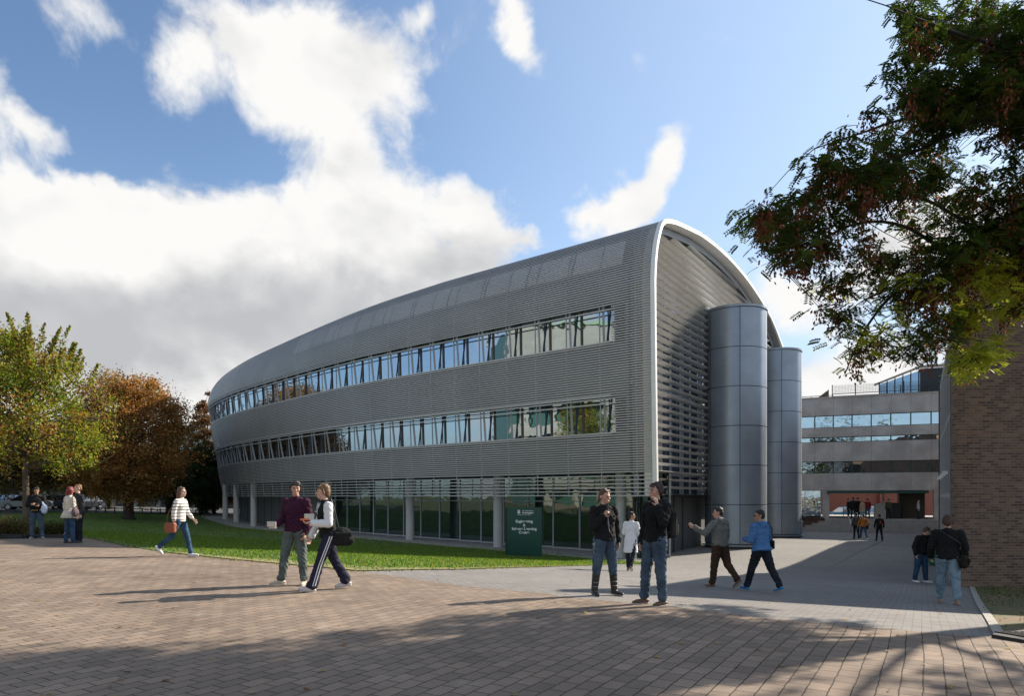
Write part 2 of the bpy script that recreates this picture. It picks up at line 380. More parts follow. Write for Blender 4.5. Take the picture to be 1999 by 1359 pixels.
xs = np.r_[-700,-400,-200,-120,np.arange(-90, 91, 2.0),120,200,400,700]; ys = np.r_[-300,-100,np.arange(-45, 156, 2.0),220,400,900]
XX, YY = np.meshgrid(xs, ys); ZZ = G(XX, YY)-.07
mb = MB(); nx, ny = len(xs), len(ys)
mb.raw(np.c_[XX.ravel(), YY.ravel(), ZZ.ravel()], [(j*nx+i, j*nx+i+1, (j+1)*nx+i+1, (j+1)*nx+i) for j in range(ny-1) for i in range(nx-1)])
tag(mb.build('ground', M_EARTH, smooth=True, uv=False), kind='structure')
def inpoly(x, y, poly):
    c = False; n = len(poly)
    for i in range(n):
        x1, y1 = poly[i]; x2, y2 = poly[(i+1) % n]
        if (y1 > y) != (y2 > y) and x < (x2-x1)*(y-y1)/(y2-y1)+x1: c = not c
    return c
def sheet(name, poly, m, dz, step=1.0, kind='structure'):
    pts = []; n = len(poly)
    for i in range(n):
        a, b_ = np.array(poly[i]), np.array(poly[(i+1) % n]); k = max(1, int(np.linalg.norm(b_-a)/step))
        for j in range(k): pts.append(tuple(a+(b_-a)*j/k))
    nb = len(pts); edges = [(i, (i+1) % nb) for i in range(nb)]
    P = np.array(poly); x0, y0 = P.min(0); x1, y1 = P.max(0)
    for x in np.arange(x0+step/2, x1, step):
        for y in np.arange(y0+step/2, y1, step):
            if inpoly(x, y, poly): pts.append((x+.01*step, y+.013*step))
    r = geometry.delaunay_2d_cdt([Vector(p) for p in pts], edges, [], 1, 1e-4)
    V = np.array([tuple(v) for v in r[0]]); Z = G(V[:, 0], V[:, 1])+dz
    fs = []
    for f in r[2]:
        a, b_, c = (V[i] for i in f[:3])
        fs.append(tuple(f) if (b_[0]-a[0])*(c[1]-a[1])-(b_[1]-a[1])*(c[0]-a[0]) > 0 else tuple(f)[::-1])
    mb = MB(); mb.raw(np.c_[V, Z], fs)
    return tag(mb.build(name, m, smooth=True, uv=False), kind=kind)
U = unproj
lawn_front = [U(118,1041), U(165,1050), U(250,1068), U(330,1080), U(440,1092), U(540,1101), U(640,1110), U(700,1116)]
lawn_right = [U(900,1113), U(1060,1108), U(1150,1105), U(1200,1102)]
seam = [U(1954,1247), U(1825,1237), U(1496,1207), U(1300,1183), U(1125,1168), U(1055,1158), U(897,1144), U(790,1128)]
kerb_line = [(12.75,19.0), U(1905,1165), U(1954,1247)]
# ================================================================ engineering building
A0 = np.array([6.1, 29.6]); GD = nrm((.675, 1.0)); GN = np.array([GD[1], -GD[0]])     # gable corner, direction and outward normal
WG = 26.6
B0 = A0+GD*WG
def catmull(P, per=24):
    P = [np.array(p, float) for p in P]; P = [2*P[0]-P[1]]+P+[2*P[-1]-P[-2]]; out = []
    for i in range(1, len(P)-2):
        for j in range(per):
            t = j/per; a, b_, c, d = P[i-1:i+3]
            out.append(.5*((2*b_)+(-a+c)*t+(2*a-5*b_+4*c-d)*t*t+(-a+3*b_-3*c+d)*t**3))
    out.append(P[-2]); return np.array(out)
raw = catmull([A0, (.45,34.2), (-5.2,38.85), (-11.0,44.0), (-18.8,52.2), (-24.2,58.4), (-29.1,65.6), (-31.7,72.5), (-30.6,79.5), (-24.5,85), (-15,87), (-3,81.5), (9.5,67), B0])
seg = np.r_[0, np.cumsum(np.linalg.norm(np.diff(raw, axis=0), axis=1))]; LEN = seg[-1]
SS = np.linspace(0, LEN, 250)
PT = np.c_[np.interp(SS, seg, raw[:, 0]), np.interp(SS, seg, raw[:, 1])]
TG = np.gradient(PT, axis=0); TG /= np.linalg.norm(TG, axis=1)[:, None]
NI = np.c_[TG[:, 1], -TG[:, 0]]
cen = PT.mean(0)
NI = np.where((((cen-PT)*NI).sum(1) > 0)[:, None], NI, -NI)
for i_ in range(len(SS)):
    k0 = np.clip(1-SS[i_]/9, 0, 1); k1 = np.clip(1-(LEN-SS[i_])/9, 0, 1)
    NI[i_] = nrm(NI[i_]*(1-k0-k1)+GD*k0-GD*k1)
def pth(s):
    return np.array([np.interp(s, SS, PT[:, 0]), np.interp(s, SS, PT[:, 1])]), nrm([np.interp(s, SS, NI[:, 0]), np.interp(s, SS, NI[:, 1])])
SNOSE = 74.0
PF = [(0,11.0),(.08,11.8),(.35,12.8),(1.0,13.85),(2.2,14.3),(3.9,14.62),(6,14.95)]       # inset / height at the gable, front side
PB = [(0,8.5),(.25,10.0),(.8,11.2),(1.9,12.2),(4.1,13.25),(6,13.95)]                      # the flatter far side
PF = np.array(PF); PB = np.array(PB)
ZB, ZW = 1.6, 10.45
def arc(P, n=40):
    s = np.r_[0, np.cumsum(np.hypot(*np.diff(P, axis=0).T))]; t = np.linspace(0, s[-1], n)
    return np.c_[np.interp(t, s, P[:, 0]), np.interp(t, s, P[:, 1])], s[-1]
def smooth_prof(P):
    Q = catmull([(p[0], p[1]) for p in P], 8); return Q
PFs, PBs = smooth_prof(PF), smooth_prof(PB)
def kfac(s):
    e_ = np.clip((s-84)/(LEN-84-6), 0, 1); return 1.0-.36*np.clip((s-14)/44, 0, 1)**1.1*(1-e_*e_*(3-2*e_))
def lean(s): return .28+1.3*np.clip((s-8)/50, 0, 1)**1.5
def prof(s, t):
    """point on the envelope section at path length s: t<1 wall from bottom to top, 1..2 the curved roof shoulder"""
    fb = np.clip((s-66)/22, 0, 1); fb = fb*fb*(3-2*fb)
    zf0 = 11.0*(1-fb)+8.5*fb if s > 60 else 11.0
    z0 = ZW+(zf0-ZW)*(kfac(s) if zf0 > ZW else 1)
    if t <= 1:
        z = ZB+(z0-ZB)*t; return lean(s)*(1-min(1, (z-ZB)/(z0-ZB)))**1.2, z
    k = (t-1)*(len(PFs)-1); i = int(min(k, len(PFs)-2)); f = k-i
    pf = PFs[i]*(1-f)+PFs[i+1]*f
    kb = (t-1)*(len(PBs)-1); ib = int(min(kb, len(PBs)-2)); f2 = kb-ib
    pb = PBs[ib]*(1-f2)+PBs[ib+1]*f2
    p = pf*(1-fb)+pb*fb; z = p[1]
    if z > ZW: z = ZW+(z-ZW)*kfac(s)
    return p[0], z
def env(i, t, inner=0.0):
    o, z = prof(SS[i], t); q = PT[i]+NI[i]*(o+inner); return np.array([q[0], q[1], z])
def wall_t(s, z):
    lo = prof(s, 1)[1]; return (z-ZB)/(lo-ZB)
def env_z(i, z, inner=0.0):
    o, zz = prof(SS[i], min(1, wall_t(SS[i], z))); q = PT[i]+NI[i]*(o+inner); return np.array([q[0], q[1], z])
eng = thing('learning_centre_building', 'long curved silver louvred building with arched white gable and two metal towers', 'building', (A0[0], A0[1], G(*A0)))
N = len(SS)
S_WIN0, S_WIN1 = 2.1, 92.0
NBACK = int(N*.80)
# --- slats: three bands plus the hanging skirt
def slat(mb, pts, h=.053, d=.045):
    n = len(mb.v)
    for (p, nv, up) in pts:
        nv = np.array([nv[0], nv[1], 0]); a = p-nv*0; u = up*h/2; dd = np.cross(np.append(up[:2]*0, 0), nv)
        inn = nv*d
        mb.v += [tuple(a-u), tuple(a+u), tuple(a+u+inn), tuple(a-u+inn)]
    for i in range(len(pts)-1):
        a = n+i*4
        for j in range(4):
            k = (j+1) % 4; mb.f.append((a+j, a+4+j, a+4+k, a+k)); mb.m.append(0)
    mb.f.append((n, n+1, n+2, n+3)); mb.m.append(0); q = n+(len(pts)-1)*4; mb.f.append((q+3, q+2, q+1, q)); mb.m.append(0)
PITCH = .112
UPV = np.array([0, 0, 1.])
W1, W2 = (4.55, 6.20), (8.70, 10.42)         # the two ribbons of windows
bands = {'slat_skirt': [], 'lower_slats': [], 'middle_slats': [], 'upper_slats': []}
z = ZB+.04
while z < 10.6:
    key = 'slat_skirt' if z < 2.7 else 'lower_slats' if z < W1[0] else 'middle_slats' if z < W2[0] else 'upper_slats'
    short = (W1[0] < z < W1[1]-.36) or (W2[0] < z < W2[1]-.36)
    if not short and (W1[1]-.36 < z < W1[1]-.05 or W2[1]-.36 < z < W2[1]-.05) and int(z/PITCH) % 2: short = True
    bands[key if not short else ('middle_slats' if z < 7 else 'upper_slats')].append((z, short))
    z += PITCH if z > 2.7 else .18
for key, zs in bands.items():
    mb = MB()
    for (z, short) in zs:
        pts = [(env_z(i, z), NI[i], UPV) for i in range(N) if (not short or SS[i] < S_WIN0)]
        if short:
            pts.append((env_z(3, z)*0+np.append(pth(S_WIN0)[0]+pth(S_WIN0)[1]*prof(S_WIN0, wall_t(S_WIN0, z))[0], z), pth(S_WIN0)[1], UPV))
            q = [(env_z(i, z), NI[i], UPV) for i in range(N) if SS[i] > S_WIN1]
            slat(mb, q)
        slat(mb, pts)
    if key == 'upper_slats':
        t = 1.005 if True else 0
        # roof shoulder: equal steps along the section, measured at the gable
        sec = np.array([prof(0, 1+a) for a in np.linspace(0, 1, 200)]); L = np.r_[0, np.cumsum(np.hypot(*np.diff(sec, axis=0).T))]
        ztop = prof(0, 1)[1]
        zz = max(zs)[0]
        nw = int(round((ztop-zz)/PITCH)); dz_ = (ztop-zz)/nw
        for _ in range(nw):
            zz += dz_; slat(mb, [(np.append((PT[i]+NI[i]*prof(SS[i], 1)[0]), ZW+(zz-ZW)*((prof(SS[i], 1)[1]-ZW)/(ztop-ZW) if prof(SS[i],1)[1] > ZW else 1)), NI[i], UPV) for i in range(NBACK)])
        for l in np.arange(PITCH, L[-1], PITCH):
            tt = 1+np.interp(l, L, np.linspace(0, 1, 200)); tt2 = min(2, tt+.02); pts = []
            for i in range(NBACK):
                o1, z1 = prof(SS[i], tt); o2, z2 = prof(SS[i], min(2, tt+.03)); o3, z3 = prof(SS[i], tt-.03)
                dv = nrm((o2-o3, z2-z3)); up = np.array([NI[i][0]*dv[0], NI[i][1]*dv[0], dv[1]])
                pts.append((env(i, tt), NI[i], up))
            slat(mb, pts, .056, .045)
    rel(eng, mb).build(key, M_SLAT, eng, uv=False)
# --- cladding behind the slats, broken by the window ribbons
def loft(rows, m, name, parent, close=False, smooth=True):
    mb = MB(); k = len(rows[0]); fs = []
    for r in rows: mb.v += [tuple(p) for p in r]
    for j in range(len(rows)-1):
        for i in range(k-1):
            a = j*k+i; mb.f.append((a, a+1, a+k+1, a+k)); mb.m.append(0)
    return rel(parent, mb).build(name, m, parent, smooth=smooth, uv=False)
IN = .5
I1 = next(i for i in range(N) if SS[i] > .35)
wallrows = lambda z0, z1, n=3: [[env_z(i, z0+(z1-z0)*j/n, IN) for i in range(I1, N)] for j in range(n+1)]
loft(wallrows(2.75, W1[0]), M_CLAD, 'lower_wall', eng); loft(wallrows(W1[1], W2[0]), M_CLAD, 'middle_wall', eng)
loft([[env_z(i, W2[1], IN) for i in range(I1, N)]]+[[env(i, t, IN*.8)-np.array([0,0,.12]) for i in range(I1, N)] for t in (1, 1.15, 1.3, 1.45, 1.6, 1.75, 1.9, 2.0)], M_CLAD, 'upper_wall', eng)
for (za, zb_) in (W1, W2):
    for s0, s1 in ((.35, S_WIN0), (S_WIN1, LEN)):
        idx = [i for i in range(N) if s0 <= SS[i] <= s1]
        loft([[env_z(i, za, IN) for i in idx], [env_z(i, zb_, IN) for i in idx]], M_CLAD, 'wall_end', eng)
# sills and heads
for (za, zb_) in (W1, W2):
    mb = MB()
    for zz, hh in ((za-.05, .09), (zb_+.03, .05)):
        slat(mb, [(env_z(i, zz, .02), NI[i], UPV) for i in range(I1, N) if S_WIN0-.1 < SS[i] < S_WIN1], hh, IN)
    rel(eng, mb).build('window_sill', M_SLAT, eng, uv=False)
# windows: one pane and frame per bay, inclined strut in front of each
def wp(s, z, inner):
    p, n = pth(s); o, _ = prof(s, min(1, wall_t(s, z))); q = p+n*(o+inner); return np.array([q[0], q[1], z])
BAY = 1.86; nb = 0; s = S_WIN0
while s < 70:
    for (za, zb_) in (W1, W2):
        a, b_ = s, s+BAY
        P = [wp(a+.03, za, IN-.02), wp(b_-.03, za, IN-.02), wp(b_-.03, zb_, IN-.02), wp(a+.03, zb_, IN-.02)]
        # keep each pane plane
        Z = (P[1]-P[0]); Z[2] = 0
        P[2] = P[3]+Z
        jit = np.array([0, 0, 0])
        mb = MB(); mb.face([P[0], P[3], P[2], P[1]])
        pane = rel(eng, mb).build('window', G_WIN, eng, uv=False)
        fr = MB(); nn = pth(s+BAY/2)[1]; out = np.array([-nn[0], -nn[1], 0])*.05
        fr.bar(P[0]+out*.3, P[3]+out*.3, .06, .07, up=out)
        fr.bar(P[1]+out*.3, P[2]+out*.3, .03, .06, up=out)
        fr.bar(P[0]+out*.3, P[1]+out*.3, .04, .05, up=out)
        rel(eng, fr).build('frame', M_FRAME, pane, uv=False)
        st = MB(); s1 = s+.52
        st.bar(wp(s1+.05, za-.02, IN-.15), wp(s1-.04, zb_+.02, .13), .08, .10, up=(0, 0, 1))
        rel(eng, st).build('strut', M_STRUT, eng, uv=False)
    s += BAY
# secondary ribs behind the slats
mb = MB()
for s in np.arange(.9, 88, BAY):
    tt = [0, .25, .5, .75, 1, 1.1, 1.2, 1.35, 1.5, 1.7, 1.95]; p, n = pth(s); prev = None
    for t_ in tt:
        o, zz = prof(s, t_); q = p+n*(o+.09); q = np.array([q[0], q[1], zz])
        if prev is not None:
            zm = (prev[2]+zz)/2
            mb.bar(prev, q, .045, .05, up=(n[0], n[1], 0))
        prev = q
rel(eng, mb).build('slat_rails', M_STRUT, eng, uv=False)
# white panels under the slats, their pale colour painting daylight coming through the roof
def t_at(s, z):
    ts = np.linspace(1, 2, 120); zs_ = np.array([prof(s, t_)[1] for t_ in ts]); return ts[int(np.argmin(abs(zs_-z)))]
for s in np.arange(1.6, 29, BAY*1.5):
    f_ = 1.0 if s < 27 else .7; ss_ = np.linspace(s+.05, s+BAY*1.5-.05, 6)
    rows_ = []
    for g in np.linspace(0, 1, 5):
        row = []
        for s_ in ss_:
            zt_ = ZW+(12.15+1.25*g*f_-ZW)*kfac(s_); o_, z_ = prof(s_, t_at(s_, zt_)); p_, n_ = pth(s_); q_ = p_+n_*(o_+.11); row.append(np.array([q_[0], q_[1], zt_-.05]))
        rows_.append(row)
    loft(rows_, M_GLOW, 'roof_glow_panel', eng)
# roof sheet above the shoulder and the flat crown
rows = [[env(i, t, .06)-np.array([0, 0, .03]) for i in range(N)] for t in (1.72, 1.86, 2.0)]
half = [i for i in range(0, N) if SS[i] <= SNOSE]
for j in range(1, 13):
    pass
crown = []; mcount = 40
for a in range(mcount+1):
    f = a/mcount; i1 = int(f*(half[-1])); s2 = LEN-(LEN-SNOSE)*f; i2 = int(np.argmin(abs(SS-s2)))
    pa, pb = env(i1, 2.0, .06), env(i2, 2.0, .06); row = []
    for b_ in range(17):
        u = b_/16; q = pa*(1-u)+pb*u; wd = np.linalg.norm(pb-pa)
        q[2] += .085*wd*u*(1-u)*(4 if a < 1 else 4)*.5*(1-.55*f); row.append(q)
    crown.append(row)
loft(rows, M_ROOF, 'roof_edge', eng); loft([list(r) for r in zip(*crown)], M_ROOF, 'roof', eng)
crown0 = crown[0]
# soffit and ground floor
ib = [i for i in range(N)]
loft([[env_z(i, 2.74, IN) for i in ib], [np.append(PT[i]+NI[i]*4.6, 2.74) for i in ib]], M_SOFF, 'soffit', eng)
SP0, SP1 = .4, 30.5
gi = [i for i in range(N) if SP0 <= SS[i] <= SP1]; pi = [i for i in range(N) if SS[i] > SP1-.3]
GO = 3.0
loft([[np.append(PT[i]+NI[i]*GO, G(*(PT[i]+NI[i]*GO))-.05) for i in pi], [np.append(PT[i]+NI[i]*GO, 2.74) for i in pi]], M_PANELG, 'grey_panel_wall', eng)
mb = MB()
for s in np.arange(SP1, 75, 1.9):
    p, n = pth(s); q = p+n*(GO-.01); mb.bar((q[0], q[1], -1.1), (q[0], q[1], 2.73), .03, .03)
rel(eng, mb).build('panel_joint', M_GAP, eng, uv=False)
s = SP0
while s < SP1-1:
    p0, n0 = pth(s); p1, n1 = pth(s+1.75); a = p0+n0*GO; b_ = p1+n1*GO; zg = min(G(*a), G(*b_))
    mb = MB(); mb.face([(a[0], a[1], zg), (a[0], a[1], 2.73), (b_[0], b_[1], 2.73), (b_[0], b_[1], zg)])
    pane = rel(eng, mb).build('ground_floor_window', G_GROUND, eng, uv=False)
    fr = MB(); o2 = -n0*.03; fr.bar((a[0]+o2[0], a[1]+o2[1], zg), (a[0]+o2[0], a[1]+o2[1], 2.73), .06, .08)
    fr.bar((a[0]+o2[0], a[1]+o2[1], zg+.12), (b_[0]+o2[0], b_[1]+o2[1], zg+.12), .08, .1); fr.bar((a[0]+o2[0], a[1]+o2[1], 1.35), (b_[0]+o2[0], b_[1]+o2[1], 1.35), .06, .05)
    rel(eng, fr).build('frame', M_FRAME if False else M_STRUT, pane, uv=False)
    s += 1.75
def path_at_px(px, off):
    best = min(range(N), key=lambda i: abs((PT[i]+NI[i]*off)[0]/(PT[i]+NI[i]*off)[1]-(px-CX)/F)+(10 if SS[i] > 72 else 0)); return PT[best]+NI[best]*off
for px in (1222, 975, 797, 640, 495, 462, 441):
    q = path_at_px(px, 1.15); zg = G(*q)
    mb = MB(); mb.lathe((q[0], q[1], zg-.1), [(.25, 0), (.25, 2.85-zg)], 24)
    rel(eng, mb).build('column', M_COLUMN, eng, smooth=False, uv=False)
# --- gable
def gp(s, z, n=0.0):
    q = A0+GD*s+GN*n; return np.array([q[0], q[1], z])
left = [(lean(0)*(1-(z-ZB)/(11-ZB))**1.2, z) for z in np.linspace(ZB-.15 if False else ZB, 11, 8)]
left = [(max(l[0], 0), l[1]) for l in left]+[tuple(p) for p in PFs[1:]]
cr = [(np.dot(q[:2]-A0, GD), q[2]) for q in crown0[1:-1]]
right = [(WG-p[0], p[1]) for p in PBs[::-1]]+[(WG-.02, 6), (WG-.1, ZB)]
AR = np.array(left+cr+right)
nA = np.zeros_like(AR); tA = np.gradient(AR, axis=0); tA /= np.linalg.norm(tA, axis=1)[:, None]; nA = np.c_[tA[:, 1], -tA[:, 0]]   # points inward
def ring(inner, n, dz=0): return [gp(*(AR[i]+nA[i]*inner), n) for i in range(len(AR))]
secs = [ring(-.03, .10), ring(.15, .10), ring(.15, -.55), ring(-.03, -.10), ring(-.03, .12)]
loft(secs[:2], M_WHITE, 'arch_frame', eng); loft(secs[1:3], M_WHITE, 'arch_soffit', eng); loft([secs[3], secs[0]], M_WHITE, 'arch_edge', eng)
mb = MB()
for e in (0, -1):
    mb.face([secs[0][e], secs[1][e], secs[2][e], secs[3][e]])
rel(eng, mb).build('frame_foot', M_WHITE, eng, uv=False)
loft([ring(.20, -.45), ring(.50, -.45)], M_STRUT, 'inner_ring', eng)
# glazed gable wall
def arch_s(z):
    top = AR[:, 1].max()
    L_ = [p for p in AR if True]; k = int(np.argmax(AR[:, 1]))
    a = np.interp(z, AR[:k+1, 1], AR[:k+1, 0]); b_ = np.interp(z, AR[k:, 1][::-1], AR[k:, 0][::-1]); return a, b_
mb = MB(); zsr = np.linspace(ZB, AR[:, 1].max()-.5, 40)
for a, b_ in zip(zsr[:-1], zsr[1:]):
    l0, r0 = arch_s(a); l1, r1 = arch_s(b_)
    mb.face([gp(l0+.3, a, -1.3), gp(r0-.3, a, -1.3), gp(r1-.3, b_, -1.3), gp(l1+.3, b_, -1.3)])
gw = rel(eng, mb).build('gable_glazing', G_GABLE, eng, uv=False)
mb = MB()
for s_ in np.arange(.9, WG-.5, 1.45):
    k = int(np.argmax(AR[:, 1])); zt = np.interp(s_, AR[:, 0], AR[:, 1])-.5
    if s_ > 24.5: zt = 10
    mb.bar(gp(s_, ZB, -1.22), gp(s_, zt, -1.22), .06, .12)
for zz in np.arange(2.7, 14, 2.05):
    l0, r0 = arch_s(zz); mb.bar(gp(l0+.4, zz, -1.22), gp(r0-.4, zz, -1.22), .1, .12)
rel(eng, mb).build('glazing_bars', M_STRUT, gw, uv=False)
mb = MB()
for s_ in np.arange(2.9, WG-1, 2.9):
    zt = np.interp(s_, AR[:, 0], AR[:, 1])-.55
    if s_ > 24.5: zt = 9
    mb.bar(gp(s_, ZB+.1, -.78), gp(s_, zt, -.78), .05, .12, up=(GN[0], GN[1], 0))
rel(eng, mb).build('louvre_post', M_STRUT, eng, uv=False)
zz = ZB+.06; TL = R(22)
while zz < AR[:, 1].max()-.55:
    l0, r0 = arch_s(min(zz+.45, AR[:, 1].max()-.01)); l0 += .42; r0 -= .5
    if r0-l0 > .5:
        mb = MB()
        # each blade: lens-shaped plate, outer edge raised
        cs = [(-.155, 0), (-.06, .018), (.06, .018), (.155, 0), (.06, -.014), (-.06, -.014)]
        gaps = [l0]+[g for g in np.arange(2.9, WG-1, 2.9) if l0 < g < r0]+[r0]
        for a, b_ in zip(gaps[:-1], gaps[1:]):
            n = len(mb.v)
            for s_ in (a+.02, b_-.02):
                for (u, v) in cs:
                    mb.v.append(tuple(gp(s_, zz+u*math.sin(TL)+v*math.cos(TL), -.58+u*math.cos(TL)-v*math.sin(TL))))
            for j in range(6):
                k = (j+1) % 6; mb.f.append((n+j, n+6+j, n+6+k, n+k)); mb.m.append(0)
            mb.f.append(tuple(range(n, n+6))[::-1]); mb.m.append(0); mb.f.append(tuple(range(n+6, n+12))); mb.m.append(0)
        rel(eng, mb).build('louvre_blade', M_BLADE, eng, uv=False)
    zz += .365
# gable base
mb = MB(); zg = -1.5
mb.face([gp(4.3, zg, -1.2), gp(WG, zg, -1.2), gp(WG, ZB+.02, -1.2), gp(4.3, ZB+.02, -1.2)])
rel(eng, mb).build('gable_base_wall', M_PANELG, eng)
mb = MB(); mb.face([gp(.6, zg, -1.2), gp(4.3, zg, -1.2), gp(4.3, ZB+.02, -1.2), gp(.6, ZB+.02, -1.2)])
gdw = rel(eng, mb).build('entrance_glass', G_GROUND, eng, uv=False)
mb = MB()
for s_ in (.6, 1.6, 2.5, 3.4, 4.3, 5.6, 6.9): mb.bar(gp(s_, zg, -1.17), gp(s_, ZB, -1.17), .07, .07)
rel(eng, mb).build('frame', M_DARK, gdw, uv=False)
mb = MB(); mb.face([gp(.2, ZB, -1.25), gp(WG-.2, ZB, -1.25), gp(WG-.2, ZB, -.3), gp(.2, ZB, -.3)])
rel(eng, mb).build('gable_soffit', M_DARK, eng, uv=False)
mb = MB(); q = gp(1.0, G(*(A0+GD*1))+.02, -.2)
# --- towers
def tower(cx, cy, ztop, r=1.63):
    zb = G(cx-1.2*0, cy-1.4)+.12
    mb = MB(); mb.lathe((cx, cy, zb), [(r-.03, -.3), (r-.03, ztop-zb-.02)], 64)
    tw = rel(eng, mb).build('stair_tower', M_SEAM, eng, smooth=False, uv=False)
    lv = np.linspace(zb+.12, ztop-.1, 7); k = 6; off = R(-100)
    mb = MB()
    for a, b_ in zip(lv[:-1], lv[1:]):
        for j in range(k):
            a0 = off+2*math.pi*j/k+.012; a1 = off+2*math.pi*(j+1)/k-.012; n = 10
            for q in range(n):
                t0 = a0+(a1-a0)*q/n; t1 = a0+(a1-a0)*(q+1)/n
                P = [(cx+r*math.cos(t), cy+r*math.sin(t), z_) for (t, z_) in ((t0, a+.02), (t1, a+.02), (t1, b_-.02), (t0, b_-.02))]
                base = len(mb.v); mb.face(P)
    o = rel(eng, mb).build('metal_panels', M_TOWER, tw, smooth=True, uv=False)
    bm = bmesh.new(); bm.from_mesh(o.data); bmesh.ops.remove_doubles(bm, verts=bm.verts, dist=.0005); bm.to_mesh(o.data); bm.free()
    for p in o.data.polygons: p.use_smooth = True
    mb = MB(); mb.lathe((cx, cy, ztop-.1), [(r+.035, 0), (r+.05, .02), (r+.05, .14), (r-.1, .16)], 64); rel(eng, mb).build('cap_ring', M_TOWER, tw, uv=False)
    mb = MB(); mb.lathe((cx, cy, zb-.02), [(r+.12, 0), (r+.14, .02), (r+.14, .09), (r-.1, .1)], 64); rel(eng, mb).build('base_ring', M_TOWER, tw, uv=False)
tower(12.3, 37.6, 11.75); tower(18.85, 48.6, 11.85)

# ================================================================ sheets of ground
plaza = [U(790,1128)]+[lawn_front[-1]]+lawn_right+[(3.6, 28.5), (2.5, 34), (22,60), (60, 62), (60, 30), (19.8,30.6), (15.7,24), (12.75,19.0), U(1905,1165), U(1954,1247)]+seam[1:-1]
sheet('plaza', plaza, M_PLAZA, 0.0, 1.3)
left_edge = [(-70,-25), (-70,26), U(0,1052), U(60,1058)]
sheet('paving', [(-70,-25), (-70,27), (-30,27.0), U(0,1053), U(70,1052)]+lawn_front+[U(790,1128)]+seam[:-1][::-1]+[(9.2,10.6), (11.5,9.0), (45,2), (45,-25)], M_SETT, 0.0, 1.3)
lawn_poly = lawn_front+lawn_right+[(6.0,27.6), (4.5,32), (-10,44), (-22,57), (-32,70), (-42,62), (-38,50), (-30,38), (-22,29)]
sheet('lawn', lawn_poly, M_LAWN, .012, 1.0)
gv_out = [tuple(PT[i]-NI[i]*.55) for i in range(N) if 1.0 < SS[i] < 84][::3]; gv_in = [tuple(PT[i]+NI[i]*3.4) for i in range(N) if 1.0 < SS[i] < 84][::3]
Lp = lawn_front[3:]+lawn_right
worn = Lp+[(p[0]+.15, p[1]+w_) for p, w_ in zip(Lp[::-1], (.15,.3,.45,.6,.9,1.1,.8,.45,.25))]
sheet('worn_lawn_edge', worn, mat('worn_turf', (.30,.235,.13), .95, bump=.8, bscale=14, var=.6, vscale=1.4, vcol=(.15,.18,.05)), .02, .6)
sheet('gravel_strip', gv_out+gv_in[::-1], M_GRAVEL, .03, 1.0)
verge = [U(1954,1247), U(1905,1165), (12.75,19.0), (45,19.2), (45,2), (11.5,9.0), (9.2,10.6)]
sheet('verge', verge, M_VERGE, .01, .8)
sheet('car_park', [(-110,66), (-40,64), (-26,92), (-30,110), (-110,110)], M_ASPH, .0, 4)
mb = MB()
def kerb(mb, P, w=.12, h=.05):
    for a, b_ in zip(P[:-1], P[1:]):
        n = max(1, int(math.dist(a, b_)/.9))
        for i in range(n):
            p = [a[0]+(b_[0]-a[0])*(i+.01)/n, a[1]+(b_[1]-a[1])*(i+.01)/n]; q = [a[0]+(b_[0]-a[0])*(i+.985)/n, a[1]+(b_[1]-a[1])*(i+.985)/n]
            mb.bar((p[0], p[1], G(*p)), (q[0], q[1], G(*q)), w, h)
kerb(mb, [(12.8,19.0), U(1905,1165), U(1954,1247), (9.2,10.6), (11.5,9.0)]); pass
kerb(mb, gv_out, .06, .10)
tag(mb.build('kerb', M_KERB, uv=False), kind='structure')
mb = MB()
p = U(1985,1252); mb.box((p[0]+.25, p[1]+.1, G(*p)+.02), (.7, .5, .05), R(25))
for i in range(6): mb.box((p[0]+.25-.2+i*.08, p[1]+.1, G(*p)+.05), (.02, .44, .02), R(25))
tag(mb.build('drain_grate', M_DARK, uv=False), 'dark metal drain cover at the corner of the bare verge beside the pavers', 'drain cover')

mb = MB(); pa_, pb_ = U(1722,1058), U(1606,1112)
for i in range(14):
    p = [pa_[k]+(pb_[k]-pa_[k])*i/14 for k in (0,1)]; q = [pa_[k]+(pb_[k]-pa_[k])*(i+.97)/14 for k in (0,1)]; mb.bar((p[0], p[1], G(*p)+.002), (q[0], q[1], G(*q)+.002), .10, .012)
tag(mb.build('drain_channel', M_DARK, uv=False), 'narrow dark drain channel running diagonally across the shaded grey plaza', 'drain')
